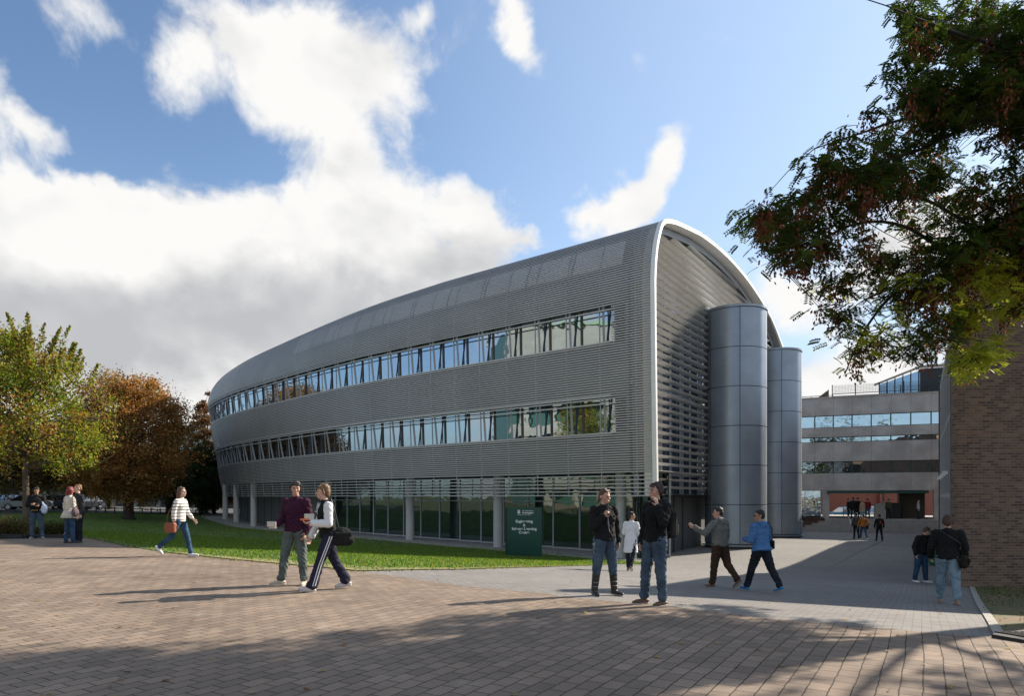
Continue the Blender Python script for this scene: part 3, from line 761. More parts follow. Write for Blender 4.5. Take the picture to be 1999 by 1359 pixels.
# grass blades: one mesh of short tufts over the lawn, dense along the sunny front edge
def scatter(poly, n, seed=1, bias=None):
    r = np.random.default_rng(seed); P = np.array(poly); lo, hi = P.min(0), P.max(0); out = []
    x = r.uniform(lo[0], hi[0], n*6); y = r.uniform(lo[1], hi[1], n*6)
    ins = np.zeros(len(x), bool); m = len(P)
    for i in range(m):
        x1, y1 = P[i]; x2, y2 = P[(i+1) % m]
        c = ((y1 > y) != (y2 > y)) & (x < (x2-x1)*(y-y1)/(y2-y1+1e-12)+x1); ins ^= c
    x, y = x[ins], y[ins]
    if bias is not None:
        k = r.uniform(0, 1, len(x)) < bias(x, y); x, y = x[k], y[k]
    return x[:n], y[:n]
def raw_mesh(name, V, k, cols, m, parent=None, smooth=False, loc=None):
    """V: (nfaces, k, 3) array, one loose face each, colour per face"""
    nf = len(V); me = bpy.data.meshes.new(name)
    if loc is not None: V = V-np.array(loc)
    me.vertices.add(nf*k); me.vertices.foreach_set('co', V.reshape(-1).astype(np.float32))
    me.loops.add(nf*k); me.loops.foreach_set('vertex_index', np.arange(nf*k, dtype=np.int32))
    me.polygons.add(nf); me.polygons.foreach_set('loop_start', np.arange(0, nf*k, k, dtype=np.int32)); me.polygons.foreach_set('loop_total', np.full(nf, k, dtype=np.int32))
    me.update(calc_edges=True)
    if cols is not None:
        ca = me.color_attributes.new('tint', 'FLOAT_COLOR', 'POINT'); c = np.repeat(np.c_[cols, np.ones(nf)], k, axis=0); ca.data.foreach_set('color', c.ravel().astype(np.float32))
    me.materials.append(m); o = bpy.data.objects.new(name, me); COL.objects.link(o)
    if loc is not None: o.location = loc
    if parent is not None: o.parent = parent
    return o
def leaf_mat(name, trans=.35, rough=.6):
    m, t, b, tcn = new_mat(name); at_ = t.add('ShaderNodeAttribute'); at_.attribute_name = 'tint'
    b.inputs['Roughness'].default_value = rough; b.inputs['Specular IOR Level'].default_value = .3; t.link(at_.outputs['Color'], b.inputs['Base Color'])
    tr = t.add('ShaderNodeBsdfTranslucent'); br = t.mix(1.0, at_.outputs['Color'], (1.25,1.2,.7), 'MULTIPLY'); t.link(br, tr.inputs[0])
    mx = t.add('ShaderNodeMixShader'); mx.inputs[0].default_value = trans; t.link(b.outputs[0], mx.inputs[1]); t.link(tr.outputs[0], mx.inputs[2])
    t.link(mx.outputs[0], t.n['Material Output'].inputs[0]); return m
M_GRASS = leaf_mat('grass_blades', .4); M_LEAF = leaf_mat('tree_leaves', .45)
def grass(name, poly, n, h, cols, seed, bias=None, wd=.02):
    x, y = scatter(poly, n, seed, bias); r = np.random.default_rng(seed+5); k = len(x); z = G(x, y)
    a = r.uniform(0, 2*np.pi, k); hh = h*r.uniform(.5, 1.3, k); w_ = wd*r.uniform(.6, 1.5, k)
    dx, dy = np.cos(a)*w_, np.sin(a)*w_; lx, ly = r.normal(0, .35, k)*hh, r.normal(0, .35, k)*hh
    V = np.stack([np.stack([x-dx, y-dy, z-.01], -1), np.stack([x+dx, y+dy, z-.01], -1), np.stack([x+lx, y+ly, z+hh], -1)], 1)
    c = np.array(cols)[r.integers(0, len(cols), k)]*r.uniform(.7, 1.25, (k, 1))
    return tag(raw_mesh(name, V, 3, c, M_GRASS), kind='stuff')
def nearfront(x, y):
    d = np.full(len(x), 99.)
    L = lawn_front+lawn_right
    for a, b_ in zip(L[:-1], L[1:]):
        a, b_ = np.array(a), np.array(b_); ab = b_-a; t = np.clip(((x-a[0])*ab[0]+(y-a[1])*ab[1])/(ab@ab), 0, 1)
        d = np.minimum(d, np.hypot(x-a[0]-ab[0]*t, y-a[1]-ab[1]*t))
    return d
grass('lawn_grass', lawn_poly, 120000, .06, [(.08,.19,.016),(.12,.24,.022),(.07,.16,.014),(.19,.27,.03),(.24,.25,.05)], 3, lambda x, y: np.where(y < 36, 1.0, .3)*np.clip(nearfront(x, y)/.7, .12, 1), .025)
grass('dry_grass_edge', lawn_poly, 42000, .045, [(.34,.30,.08),(.27,.29,.05),(.36,.28,.12),(.20,.28,.04)], 5, lambda x, y: np.clip(1-nearfront(x, y)/1.3, 0, 1)**1.5*np.where(x > -9, 1, .25), .025)
# ragged fringe of grass and bare soil spilling over the paving edge
fr_poly = lawn_front+lawn_right+[(p[0]+.05, p[1]-.28) for p in (lawn_front+lawn_right)[::-1]]
grass('edge_tufts', fr_poly, 5200, .05, [(.16,.16,.05),(.09,.14,.025),(.24,.19,.09),(.20,.17,.06)], 9, None, .022)
grass('verge_grass', verge, 16000, .05, [(.06,.12,.02),(.10,.14,.03),(.16,.13,.05)], 8, lambda x, y: np.clip((y-13)/5, .06, 1), .02)

# ================================================================ brick building on the right
c0 = np.array([12.4, 19.0]); bd = nrm((.598, 1.0)); bn = np.array([bd[1], -bd[0]])
brk = thing('brick_building', 'brown brick building end wall with a dark glazed side at the right edge', 'building', (c0[0], c0[1], G(*c0)))
mb = MB(); fd = nrm((1.0, -.01)); zt = 7.9
mb.frame_box((c0[0], c0[1], -1.6), np.append(fd*24, 0), np.append(np.array([.05, .38]), 0), (0, 0, zt+1.6))
rel(brk, mb).build('brick_wall', M_BRICK, brk)
mb = MB(); mb.frame_box((c0[0]-.04, c0[1]-.04, zt), np.append(fd*24.1, 0), (.05, .46, 0), (0, 0, .12)); rel(brk, mb).build('coping', M_KERB, brk, uv=False)
zr = 6.3; sL = 11.2
def bp_(s, z, n=0.0): q = c0+np.array([.06, .40])+bd*s-bn*n; return np.array([q[0], q[1], z])
mb = MB(); mb.frame_box(bp_(0, -1.7), np.append(bd*sL, 0), (20, -.2, 0), (0, 0, zr+1.7)); rel(brk, mb).build('side_wall', M_DARK, brk, uv=False)
for i in range(14):
    s0 = .1+i*.79
    for (za, zb_) in ((-.6, 1.5), (1.75, 3.8), (4.05, 6.0)):
        mb = MB(); mb.frame_box(bp_(s0+.05, za, .012), np.append(bd*.69, 0), np.append(bn*.008, 0), (0, 0, zb_-za)); pn = rel(brk, mb).build('window', G_SIDE, brk, uv=False)
mb = MB()
for i in range(15):
    mb.bar(bp_(.1+i*.79, -1.2, .016), bp_(.1+i*.79, zr, .016), .05, .02, up=(bn[0], bn[1], 0))
for zz in (-.7, 1.62, 3.92, 6.1, 6.26): mb.bar(bp_(0, zz, .014), bp_(sL, zz, .014), .016, .10)
rel(brk, mb).build('glazing_bars', M_STRUT, brk, uv=False)
mb = MB(); mb.bar(bp_(sL+.02, -1.2, .03), bp_(sL+.02, zr, .03), .06, .06); rel(brk, mb).build('drainpipe', mat('pipe_red', (.07,.035,.03), .5), brk, uv=False)
for i, s0 in enumerate((1.2, 3.4, 5.9, 8.6)):
    mb = MB(); a = bp_(s0, 2.3-.0*i, .0); b_ = bp_(s0, 2.35, .10); mb.bar(a, b_, .04, .04, m=M_DARK); mb.box(b_+np.array([0, 0, -.03]), (.14, .12, .10), math.atan2(bn[1], bn[0]), m=M_WHITE)
    rel(brk, mb).build('floodlight', None, brk, uv=False)
mb = MB(); mb.frame_box((21.5, 31.5, -1.6), np.append(nrm((.64, 1))*24, 0), np.append(nrm((1, -.6))*18, 0), (0, 0, 9.4)); mb.frame_box((14.3, 19.9, zr-.5), np.append(bd*10, 0), (17, -.2, 0), (0, 0, 2.7)); rel(brk, mb).build('hidden_shade_wing', M_BRICK, brk)  # unseen blocks behind the wall, added to widen its shade on the plaza

# ================================================================ concrete office building at the back
e0 = np.array([(1846-CX)/F*57.2, 57.2]); ed = nrm((-.923, .385)); en = np.array([-ed[1]*1.0, ed[0]]); 
if en@e0 > 0: en = -en           # towards the camera
con = thing('concrete_building', 'grey concrete office block with bands of windows over an open passage', 'building', (e0[0], e0[1], -1.4))
def cp(s, z, n=0.0): q = e0+ed*s+en*n; return np.array([q[0], q[1], z])
sW = 22.0; sR = -8.0
def slab(mb, s0, s1, z0, z1, n0, n1, m=None): mb.frame_box(cp(s0, z0, n0), np.append(ed*(s1-s0), 0), np.append(en*(n1-n0), 0), (0, 0, z1-z0), m)
rowsW = [(7.72, 8.8), (6.42, 6.88), (3.66, 4.72)]; bandsZ = [(2.15, 3.66), (4.72, 6.42), (6.88, 7.72), (8.8, 10.35)]
for (a, b_) in bandsZ:
    s_ = sR
    mb = MB()
    while s_ < sW:
        slab(mb, s_+.006, s_+1.494, a, b_, -.35, random.uniform(0, .006)); s_ += 1.5
    rel(con, mb).build('concrete_band', M_CONC, con)
mb = MB(); slab(mb, sR, sW, 10.35, 10.47, -.5, .06); rel(con, mb).build('roof_coping', M_KERB, con, uv=False)
for (a, b_) in rowsW:
    s_ = sR
    while s_ < sW:
        mb = MB(); slab(mb, s_+.05, s_+1.45, a+.03, b_-.03, -.22, -.20); pn = rel(con, mb).build('window', G_BACK, con, uv=False)
        if s_ > -1 and s_ < 13:
            fr = MB(); slab(fr, s_-.04, s_+.04, a, b_, -.24, -.12); slab(fr, s_+.04, s_+1.46, a, a+.05, -.24, -.14); slab(fr, s_+.04, s_+1.46, b_-.05, b_, -.24, -.14)
            rel(con, fr).build('frame', M_GREEN, pn, uv=False)
        s_ += 1.5
mb = MB(); slab(mb, sR, sW, 2.15, 10.3, -12, -.4); rel(con, mb).build('upper_floors', M_DARK, con, uv=False)
FZ = -.34
mb = MB(); slab(mb, sR, sW, FZ-1.4, FZ, -14, 1.4, M_CONC); rel(con, mb).build('floor_slab', None, con)
for s_ in (.55, 9.1, 13.5, -4):
    mb = MB(); slab(mb, s_-.28, s_+.28, FZ, 2.15, -.5, -.03); rel(con, mb).build('column', M_CONC, con)
mb = MB(); slab(mb, 1.2, 9.0, 1.88, 2.12, -.4, .12); rel(con, mb).build('passage_beam', M_GREEN, con, uv=False)
mb = MB(); slab(mb, 9.5, 13.2, FZ, 2.12, -.6, -.56); slab(mb, 13.9, 22, FZ, 2.12, -.6, -.56); rel(con, mb).build('ground_floor_window', G_BACK, con, uv=False)
mb = MB(); slab(mb, sR, .2, FZ, 2.12, -.6, -.56); rel(con, mb).build('ground_floor_window', G_BACK, con, uv=False)
mb = MB()
for s_ in np.arange(9.5, 22, 1.3): slab(mb, s_-.03, s_+.03, FZ, 2.12, -.54, -.46)
slab(mb, 9.5, 13.2, .7, .76, -.54, -.46); slab(mb, sR, .2, .78, .86, -.54, -.4, M_STEEL)
rel(con, mb).build('glazing_bars', M_GREEN, con, uv=False)
mb = MB(); slab(mb, 1.0, 3.0, FZ, 2.12, -4.5, -3.2, mat('lobby_timber', (.12,.09,.06), .6)); slab(mb, 4.15, 5.1, FZ, 1.0, -2.5, -1.6, mat('kiosk_white', (.42,.43,.40), .6)); slab(mb, 3.1, 4.15, FZ, 1.05, -2.4, -1.5, M_DARK)
slab(mb, 4.2, 4.35, 1.0, 2.12, -3.4, -3.2, M_WHITE)
rel(con, mb).build('reception_kiosk', None, con, uv=False)
# roof terrace rail, glazed roof light, parapet
mb = MB()
for s_ in np.arange(-1, 8.6, .12): mb.bar(cp(s_, 10.98, -2.0), cp(s_, 11.7, -2.0), .014, .014)
for zz in np.arange(11.0, 11.75, .12): mb.bar(cp(-1, zz, -2.0), cp(8.5, zz, -2.0), .014, .014)
for s_ in np.arange(-1, 8.8, 1.9): mb.bar(cp(s_, 10.3, -2.0), cp(s_, 11.8, -2.0), .06, .06)
for zz in (10.75, 10.95): mb.bar(cp(-1, zz, -2.0), cp(8.5, zz, -2.0), .05, .05)
mb.bar(cp(8.5, 10.62, -.3), cp(14, 10.62, -.3), .05, .05)
for s_ in np.arange(8.5, 14, 1.8): mb.bar(cp(s_, 10.4, -.3), cp(s_, 10.62, -.3), .04, .04)
rel(con, mb).build('roof_railing', M_DARK, con, uv=False)
mb = MB(); mb.raw([cp(8.7,10.4,-4), cp(8.7,11.7,-4), cp(10.4,10.4,-4), cp(8.7,10.4,-8), cp(8.7,11.7,-8), cp(10.4,10.4,-8)], [(0,1,2),(3,5,4),(0,3,4,1),(1,4,5,2),(0,2,5,3)])
rel(con, mb).build('roof_parapet', M_BRICK, con)
mb = MB(); slab(mb, -6, 1.4, 10.4, 12.95, -9, -3, M_DARK)
rel(con, mb).build('plant_room', None, con, uv=False)
mb = MB(); mb.raw([cp(1.4,10.4,-3.05), cp(4.6,10.4,-3.05), cp(4.6,11.75,-3.05), cp(1.4,12.8,-3.05), cp(1.4,10.4,-3.2), cp(4.6,10.4,-3.2), cp(4.6,11.75,-3.2), cp(1.4,12.8,-3.2)], [(0,1,2,3),(4,7,6,5),(3,2,6,7),(1,5,6,2)])
rl = rel(con, mb).build('roof_light', G_WIN, con, uv=False)
mb = MB(); mb.bar(cp(-6,13.1,-2.9), cp(1.4,13.1,-2.9), .3, .22, m=M_KERB); mb.bar(cp(1.4,13.1,-2.9), cp(5.0,11.72,-2.9), .3, .16, m=M_KERB)
for s_ in np.arange(1.5, 4.8, .62): mb.bar(cp(s_,10.4,-2.95), cp(s_, 13.0-(s_-1.4)*.36, -2.95), .06, .06, m=M_DARK)
rel(con, mb).build('roof_frame', None, rl, uv=False)
# steps, walls beside them, rails
mb = MB(); nst = 6; zg0 = G(*(e0+ed*4+en*4.0)); rise = (FZ-zg0)/nst
for i in range(nst):
    zt_ = FZ-rise*i-.002; slab(mb, .1+.0*i, 9.2+.55*i, zg0-.6, zt_-(.0 if i else .004), 1.4+.36*i-(0 if i == 0 else .0), 1.4+.36*(i+1))
tag(mb.build('steps', mat('step_stone', (.27,.26,.25), .85, var=.2, bump=.2), uv=True), 'wide grey stone steps up to the passage under the concrete building', 'steps')
mb = MB(); slab(mb, 9.25, 22, zg0-.5, FZ+.0, 1.41, 1.6); slab(mb, 9.25, 22, FZ+.002, FZ+.12, 1.35, 1.66, M_KERB)
wl = mb; wl.m = [0]*len(wl.m); wl.mats = []; tag(wl.build('retaining_wall', mat('wall_brown', (.10,.06,.045), .9, var=.3)), 'low brown brick retaining wall left of the stone steps', 'wall')
def rail(a_s, name_label, s_side):
    mb = MB(); 
    if s_side == 'left':
        P = [cp(9.6, FZ+1.0, 1.5), cp(10.2, FZ+.9, 2.0), cp(12.2, zg0+.95, 3.9), cp(12.9, zg0+.95, 4.3)]; Q = [cp(9.6, FZ, 1.5), cp(11.7, zg0, 3.5)]
        mb.tube(P, .03, 8); mb.tube([Q[0], P[0]], .025, 8); mb.tube([Q[1], cp(11.7, zg0+1.05, 3.5)], .025, 8)
    elif s_side == 'right':
        mb.tube([cp(1.4, zg0, 5.2), cp(1.4, zg0+1.0, 5.2), cp(-1.0, zg0+.98, 5.2), cp(-1.0, zg0, 5.2)], .03, 8)
    else:
        mb.tube([cp(7.8, FZ, 1.7), cp(7.8, FZ+1.0, 1.7), cp(7.4, zg0+1.0, 3.8), cp(7.4, zg0, 3.8)], .03, 8)
    tag(mb.build('handrail', M_STEEL, uv=False, smooth=True), name_label, 'handrail')
rail(0, 'sloping steel handrail at the left side of the stone steps', 'left'); rail(0, 'short level steel rail at the right foot of the stone steps', 'right'); rail(0, 'thin steel handrail in the middle of the stone steps', 'mid')
# sunlit terracotta wall seen through the passage
mb = MB(); q0 = np.array([(1652-CX)/F*84, 84]); q1 = np.array([(1790-CX)/F*84, 84])
mb.frame_box((q0[0]-9, q0[1], -1.6), (24, 0, 0), (0, .5, 0), (0, 0, 6.4)); mb.box((q0[0]+4.2, 83.8, 1.6), (.5, .4, 6.3), 0)
tag(mb.build('terracotta_wall', mat('terracotta_render', (.34,.115,.08), .85, var=.15)), 'salmon red rendered wall seen through the passage', 'wall')

# ================================================================ office across the lawn, out of frame on the left: fills the reflections
of = thing('beige_office', 'beige concrete office with green windows standing across the lawn, seen reflected', 'building', (-46, 8, .2))
mb = MB()
for k, (a, b_) in enumerate(((2.6, 4.0), (6.4, 8.0), (10.4, 12.0), (14.4, 20.6))):
    mb.frame_box((-47.5, -34, a), (1.2, 0, 0), (0, 60, 0), (0, 0, b_-a), M_CONC2)
for y in np.arange(-34, 26, 3.6): mb.frame_box((-47.6, y, 0), (1.1, 0, 0), (0, .7, 0), (0, 0, 20.5), M_CONC2)
mb.frame_box((-60, -34, 0), (12.3, 0, 0), (0, 60, 0), (0, 0, 20.4), mat('office_core', (.05,.12,.10), .4)); mb.frame_box((-48, -34.4, 20.6), (2.1, 0, 0), (0, 60.8, 0), (0, 0, .45), mat('green_trim', (.30,.42,.26), .6))
rel(of, mb).build('facade', None, of, uv=False)

# ================================================================ sign
sg = at(1024, 30.6); zs = G(*sg)
sign = thing('green_sign', 'tall dark green sign panel with white lettering on the grass before the glazing', 'sign', (sg[0], sg[1], zs), R(-6))
mb = MB(); mb.box((0, 0, 1.06), (1.58, .14, 2.3), 0); sp = mb.build('panel', mat('sign_green', (.006,.055,.036), .3, var=.1), sign, uv=False, bevel=.01)
mb = MB(); mb.box((-.83, 0, 1.06), (.05, .16, 2.3), 0); mb.build('edge_strip', mat('sign_edge', (.02,.04,.02), .5), sign, uv=False)
M_LET = mat('sign_white', (.72,.74,.72), .5)
def text(s, size, x, z, y=-.076, bold=.0, al='CENTER', name='lettering', parent=sign):
    cu = bpy.data.curves.new(name, 'FONT'); cu.body = s; cu.size = size; cu.align_x = al; cu.extrude = .002; cu.offset = bold
    o = bpy.data.objects.new(name, cu); COL.objects.link(o); dg = bpy.context.evaluated_depsgraph_get(); me = bpy.data.meshes.new_from_object(o.evaluated_get(dg))
    bpy.data.objects.remove(o); o = bpy.data.objects.new(name, me); COL.objects.link(o); me.materials.append(M_LET)
    o.parent = parent; o.location = (x, y, z); o.rotation_euler = (R(90), 0, 0); return o
text('Engineering', .165, 0, 1.53, bold=.006); text('&', .16, .0, 1.36, bold=.006); text('Science Learning', .165, 0, 1.195, bold=.006); text('Centre', .165, 0, 1.03, bold=.006)
text('The University of', .07, -.09, 2.035, al='LEFT', bold=.002); text('Nottingham', .105, -.09, 1.935, al='LEFT', bold=.004); text('UNITED KINGDOM   CHINA   MALAYSIA', .035, 0, 1.86, bold=.001)
mb = MB()                                    # castle emblem
for (x, z_, w_, h_) in ((-.24,1.97,.13,.05),(-.24,2.02,.09,.06),(-.28,2.07,.03,.05),(-.24,2.07,.03,.06),(-.20,2.07,.03,.05),(-.23,1.935,.07,.02)): mb.box((x, -.078, z_), (w_, .004, h_), 0)
mb.build('emblem', M_LET, sign, uv=False)
# ================================================================ litter bin by the glazed wall
bx = at(1828, 27.5); zb = G(*bx)
lb = thing('litter_bin', 'round dark green litter bin with domed top beside the glazed side wall', 'litter bin', (bx[0], bx[1], zb))
mb = MB(); mb.lathe((0, 0, 0), [(.25, 0), (.27, .05), (.27, .95)], 20); mb.build('body', mat('bin_green', (.01,.09,.04), .35), lb, smooth=False, uv=False)
mb = MB(); mb.lathe((0, 0, 0), [(.30, .95), (.31, 1.1), (.28, 1.26), (.19, 1.38), (.05, 1.43)], 20); mb.build('dome', MATS['bin_green'], lb, smooth=True, uv=False)
mb = MB(); mb.box((-.05, -.31, 1.12), (.3, .02, .14)); mb.build('opening', M_GAP, lb, uv=False); mb = MB(); mb.box((0, -.285, .8), (.2, .02, .1)); mb.build('label_plate', M_WHITE, lb, uv=False)
# bollard near the left foot of the steps
bl = at(1563.5, 52); mb = MB(); mb.lathe((0,0,0), [(.07,0),(.07,.95),(.09,.97),(.09,1.03),(.03,1.08)], 12); o = mb.build('bollard', M_STEEL, uv=False); o.location = (bl[0]+.1, bl[1], G(*bl)); tag(o, 'slim steel bollard beside the far metal tower', 'bollard')
# ================================================================ trees
M_BARK = mat('bark', (.13,.095,.065), .95, bump=1.0, bscale=12, var=.45, vscale=6)
M_BARKD = mat('dark_bark', (.05,.038,.028), .95, bump=1.0, bscale=12, var=.4, vscale=6)
def leaf_quads(C, size, r, asp=.62, droop=0.0):
    """rhombic leaves at centres C with random orientation"""
    n = len(C); d = r.normal(0, 1, (n, 3)); d[:, 2] -= droop; d /= np.linalg.norm(d, axis=1)[:, None]
    e = np.cross(d, r.normal(0, 1, (n, 3))); e /= np.linalg.norm(e, axis=1)[:, None]
    s = (size*r.uniform(.6, 1.35, n))[:, None]
    return np.stack([C-d*s*.5, C+e*s*asp*.5, C+d*s*.5, C-e*s*asp*.5], 1)
def limb(mb, a, b_, r0, r1, sag=.0, n=5, r=None):
    a, b_ = np.array(a, float), np.array(b_, float); P = []; L = np.linalg.norm(b_-a)
    off = r.normal(0, .06*L, 3) if r is not None else np.zeros(3)
    for i in range(n+1):
        t = i/n; p = a*(1-t)+b_*t+off*math.sin(math.pi*t)+np.array([0, 0, sag*L*math.sin(math.pi*t)]); P.append(p)
    mb.tube(P, [r0+(r1-r0)*i/n for i in range(n+1)], 7, caps=True); return P
def tree(label, x, y, th, cz, rx, rz, ncl, nleaf, lsize, cols, seed, tr=.16, cat='tree', group=None, shape=1.0, csize=.22, ry=None, bark=None, fill=.45, spikes=0, z0=None, skew=0.0):
    r = np.random.default_rng(seed); z = G(x, y) if z0 is None else z0; ry = ry or rx
    t = thing('tree', label, cat, (x, y, z), 0, group)
    # clump centres through the crown, denser to its surface, wider low down
    u = r.normal(0, 1, (ncl, 3)); u /= np.linalg.norm(u, axis=1)[:, None]; rad = r.uniform(fill, 1.0, ncl)**.6
    taper = 1-shape*.35*np.clip(u[:, 2], -1, 1)
    C = np.c_[u[:, 0]*rad*rx*taper, u[:, 1]*rad*ry*taper, u[:, 2]*rad*rz]+np.array([0, 0, cz])
    C += r.normal(0, .12*rx, C.shape)*np.array([1, 1, .6]); C[:, 0] += skew*(C[:, 2]-cz)/rz; C = C[C[:, 2] > cz-rz*.98]
    mb = MB(); lean_ = r.normal(0, .03, 2)*th
    top = np.array([lean_[0], lean_[1], cz+rz*.55]); fk = np.array([lean_[0]*.4, lean_[1]*.4, th])
    P = [np.array([0, 0, -.25]), np.array([0, 0, .15]), np.array([lean_[0]*.2, lean_[1]*.2, th*.5]), fk, (fk+top)/2+r.normal(0, .1, 3), top]
    mb.tube(P, [tr*1.7, tr*1.15, tr, tr*.9, tr*.5, tr*.15], 10)
    mb.build('trunk', bark or M_BARK, t, smooth=True, uv=False)
    mb = MB()
    for c in C[::2][:90]:
        k = np.clip((c[2]-th)/(top[2]-th)*.75, 0, .95); s0 = fk*(1-k)+top*k
        Pm = limb(mb, s0, c, tr*.38*(1-.6*k), .012, .04, 5, r)
        for _ in range(2):
            j = r.integers(2, 6); limb(mb, Pm[j], Pm[j]+r.normal(0, .25*rx, 3)*np.array([1, 1, .7]), .02, .006, 0, 3, r)
    mb.build('limb', bark or M_BARK, t, smooth=True, uv=False)
    k = r.integers(0, len(C), nleaf); sc = csize*rx*r.uniform(.5, 1.2, len(C))
    L = C[k]+r.normal(0, 1, (nleaf, 3))*sc[k][:, None]*np.array([1, 1, .75])
    if spikes:                                     # upright shoots breaking the outline
        extra = []
        for _ in range(spikes):
            a = r.uniform(0, 2*math.pi); rr = rx*r.uniform(.1, .95); b0 = np.array([rr*math.cos(a), rr*math.sin(a)*ry/rx, cz+rz*math.sqrt(max(0, 1-(rr/rx)**2))*.72]); h = r.uniform(.6, 1.5)*rz*.3
            m = 190; tt = r.uniform(0, 1, m); dirv = np.array([math.cos(a)*.35, math.sin(a)*.35, 1.0])
            extra.append(b0+dirv*(tt*h)[:, None]+r.normal(0, .09, (m, 3))*(1.2-tt)[:, None]*rx*.4)
        L = np.r_[L, np.concatenate(extra)]
    V = leaf_quads(L, lsize, r)
    colc = np.array(cols)[r.integers(0, len(cols), len(C))]; ci = np.r_[colc[k], np.array(cols)[r.integers(0, len(cols), len(L)-nleaf)]] if spikes else colc[k]
    mixr = r.uniform(0, 1, (len(L), 1)); other = np.array(cols)[r.integers(0, len(cols), len(L))]
    cc = np.where(mixr < .6, ci, other)*r.uniform(.65, 1.3, (len(L), 1))
    cr = raw_mesh('crown', V, 4, cc, M_LEAF, t)
    return t
greens = [(.17,.24,.02),(.22,.29,.022),(.11,.17,.018),(.28,.29,.03),(.28,.20,.035)]
tx = at(52, 25.5)
tree('green and yellowing young tree at the left edge, its trunk beside the low shrubs', tx[0], tx[1], 2.3, 5.0, 2.2, 2.8, 210, 27000, .10, greens+[(.26,.12,.03)], 21, tr=.12, shape=1.1, csize=.14, spikes=46, fill=.25, skew=-.9)
brown = [(.34,.15,.045),(.27,.115,.038),(.40,.21,.06),(.19,.09,.03),(.19,.16,.04),(.42,.25,.09)]
cx_ = at(254, 56)
tree('large rust brown chestnut tree standing at the far side of the lawn', cx_[0]-.1, cx_[1], 2.6, 6.5, 4.3, 5.2, 420, 72000, .18, brown, 33, tr=.36, shape=.15, csize=.12, fill=.55, z0=-.15, bark=M_BARKD)
x, y = at(150, 66); tree('dark brown tree behind the young green tree at the left', x, y, 2.4, 5.6, 5.2, 3.6, 160, 30000, .22, [(.13,.06,.02),(.09,.045,.018),(.07,.07,.02)], 35, tr=.3, csize=.15, bark=M_BARKD)
x, y = at(-10, 60); tree('dark autumn tree at the far left edge above the parked cars', x, y, 2.4, 5.4, 5.0, 3.2, 130, 26000, .22, [(.13,.07,.02),(.09,.06,.018),(.06,.07,.02)], 36, tr=.3, csize=.16, bark=M_BARKD)
x, y = at(398, 78); tree('tall thin reddish tree just left of the curved building', x, y, 3.0, 8.6, 1.7, 5.6, 90, 12000, .22, [(.18,.09,.04),(.13,.06,.03),(.2,.12,.06)], 37, tr=.25, csize=.14)
x, y = at(392, 70); tree('dark green bushy tree between the chestnut and the curved building', x, y, 1.6, 4.0, 2.6, 3.6, 120, 20000, .2, [(.025,.05,.016),(.04,.07,.02),(.03,.045,.015)], 38, tr=.2, csize=.15, bark=M_BARKD)
x, y = at(418, 76); tree('low brown tree partly hidden behind the end of the curved building', x, y, 1.6, 3.6, 2.8, 3.0, 90, 15000, .22, [(.16,.08,.03),(.10,.06,.02),(.2,.1,.03)], 43, tr=.2, csize=.15, bark=M_BARKD)
x, y = at(330, 72); tree('dark tree close behind the right side of the chestnut tree', x, y, 2.2, 3.9, 3.2, 2.8, 100, 16000, .22, [(.09,.06,.02),(.05,.05,.018),(.14,.08,.03)], 39, tr=.28, csize=.15, bark=M_BARKD)
x, y = at(215, 80); tree('dark green tree filling the gap behind the chestnut tree on its left', x, y, 2.2, 5.4, 5.0, 4.0, 110, 20000, .25, [(.05,.05,.018),(.08,.05,.02),(.04,.06,.02)], 44, tr=.28, csize=.15, bark=M_BARKD)
x, y = at(60, 84); tree('dark broad tree behind the parked cars', x, y, 2.2, 5.6, 7.0, 3.8, 130, 24000, .27, [(.05,.05,.018),(.08,.05,.02),(.04,.06,.02)], 45, tr=.28, csize=.15, bark=M_BARKD)
# wood closing the view far behind
def hedge(name, label, x, y, rx, ry, h, n, cols, seed, ls=.05, cat='shrub'):
    r = np.random.default_rng(seed); z = G(x, y); t = thing(name, label, cat, (x, y, z))
    C = np.stack([r.uniform(-1, 1, 90), r.uniform(-1, 1, 90), r.uniform(.15, 1, 90)], 1)
    C = C[(C[:, 0]**2+C[:, 1]**2+(C[:, 2]*.8)**2) < 1.25]*np.array([rx, ry, h*.85])
    k = r.integers(0, len(C), n); L = C[k]+r.normal(0, 1, (n, 3))*np.array([.16, .16, .12])*min(1, h)*(1 if rx < 2 else 1.6); L[:, 2] = np.abs(L[:, 2])
    cc = np.array(cols)[r.integers(0, len(cols), n)]*r.uniform(.6, 1.3, (n, 1))
    raw_mesh('foliage', leaf_quads(L, ls, r), 4, cc, M_LEAF, t)
    mb = MB()
    for c in C[:40]: limb(mb, (c[0]*.2, c[1]*.2, -.05), c, .015, .004, .05, 4, r)
    mb.build('stem', M_BARKD, t, uv=False); return t
hc = [(.09,.10,.03),(.14,.11,.04),(.06,.08,.02),(.17,.12,.05),(.10,.05,.02)]
x, y = at(6, 23.2); hedge('shrub', 'low brownish shrub at the left edge in front of the young tree trunk', x, y, .85, .5, .72, 6500, hc, 51, .055)
x, y = at(108, 24.6); hedge('shrub', 'low dark shrub between the man with folded arms and the woman in the cream coat', x, y, .75, .45, .62, 4500, [(.05,.07,.02),(.07,.08,.025),(.09,.06,.02)], 52, .055)
x, y = at(-55, 22.5); hedge('shrub', 'low shrub cut off by the left edge of the view', x, y, .8, .6, .75, 3500, hc, 53, .055)
mb = MB(); P = [at(-90, 22.5), at(46, 22.7), at(60, 23.3), at(112, 23.9), at(150, 24.3)]
for a, b_ in zip(P[:-1], P[1:]): mb.bar((a[0], a[1], G(*a)+.04), (b_[0], b_[1], G(*b_)+.04), .14, .16)
tag(mb.build('planting_kerb', M_DARK, uv=False), kind='structure')

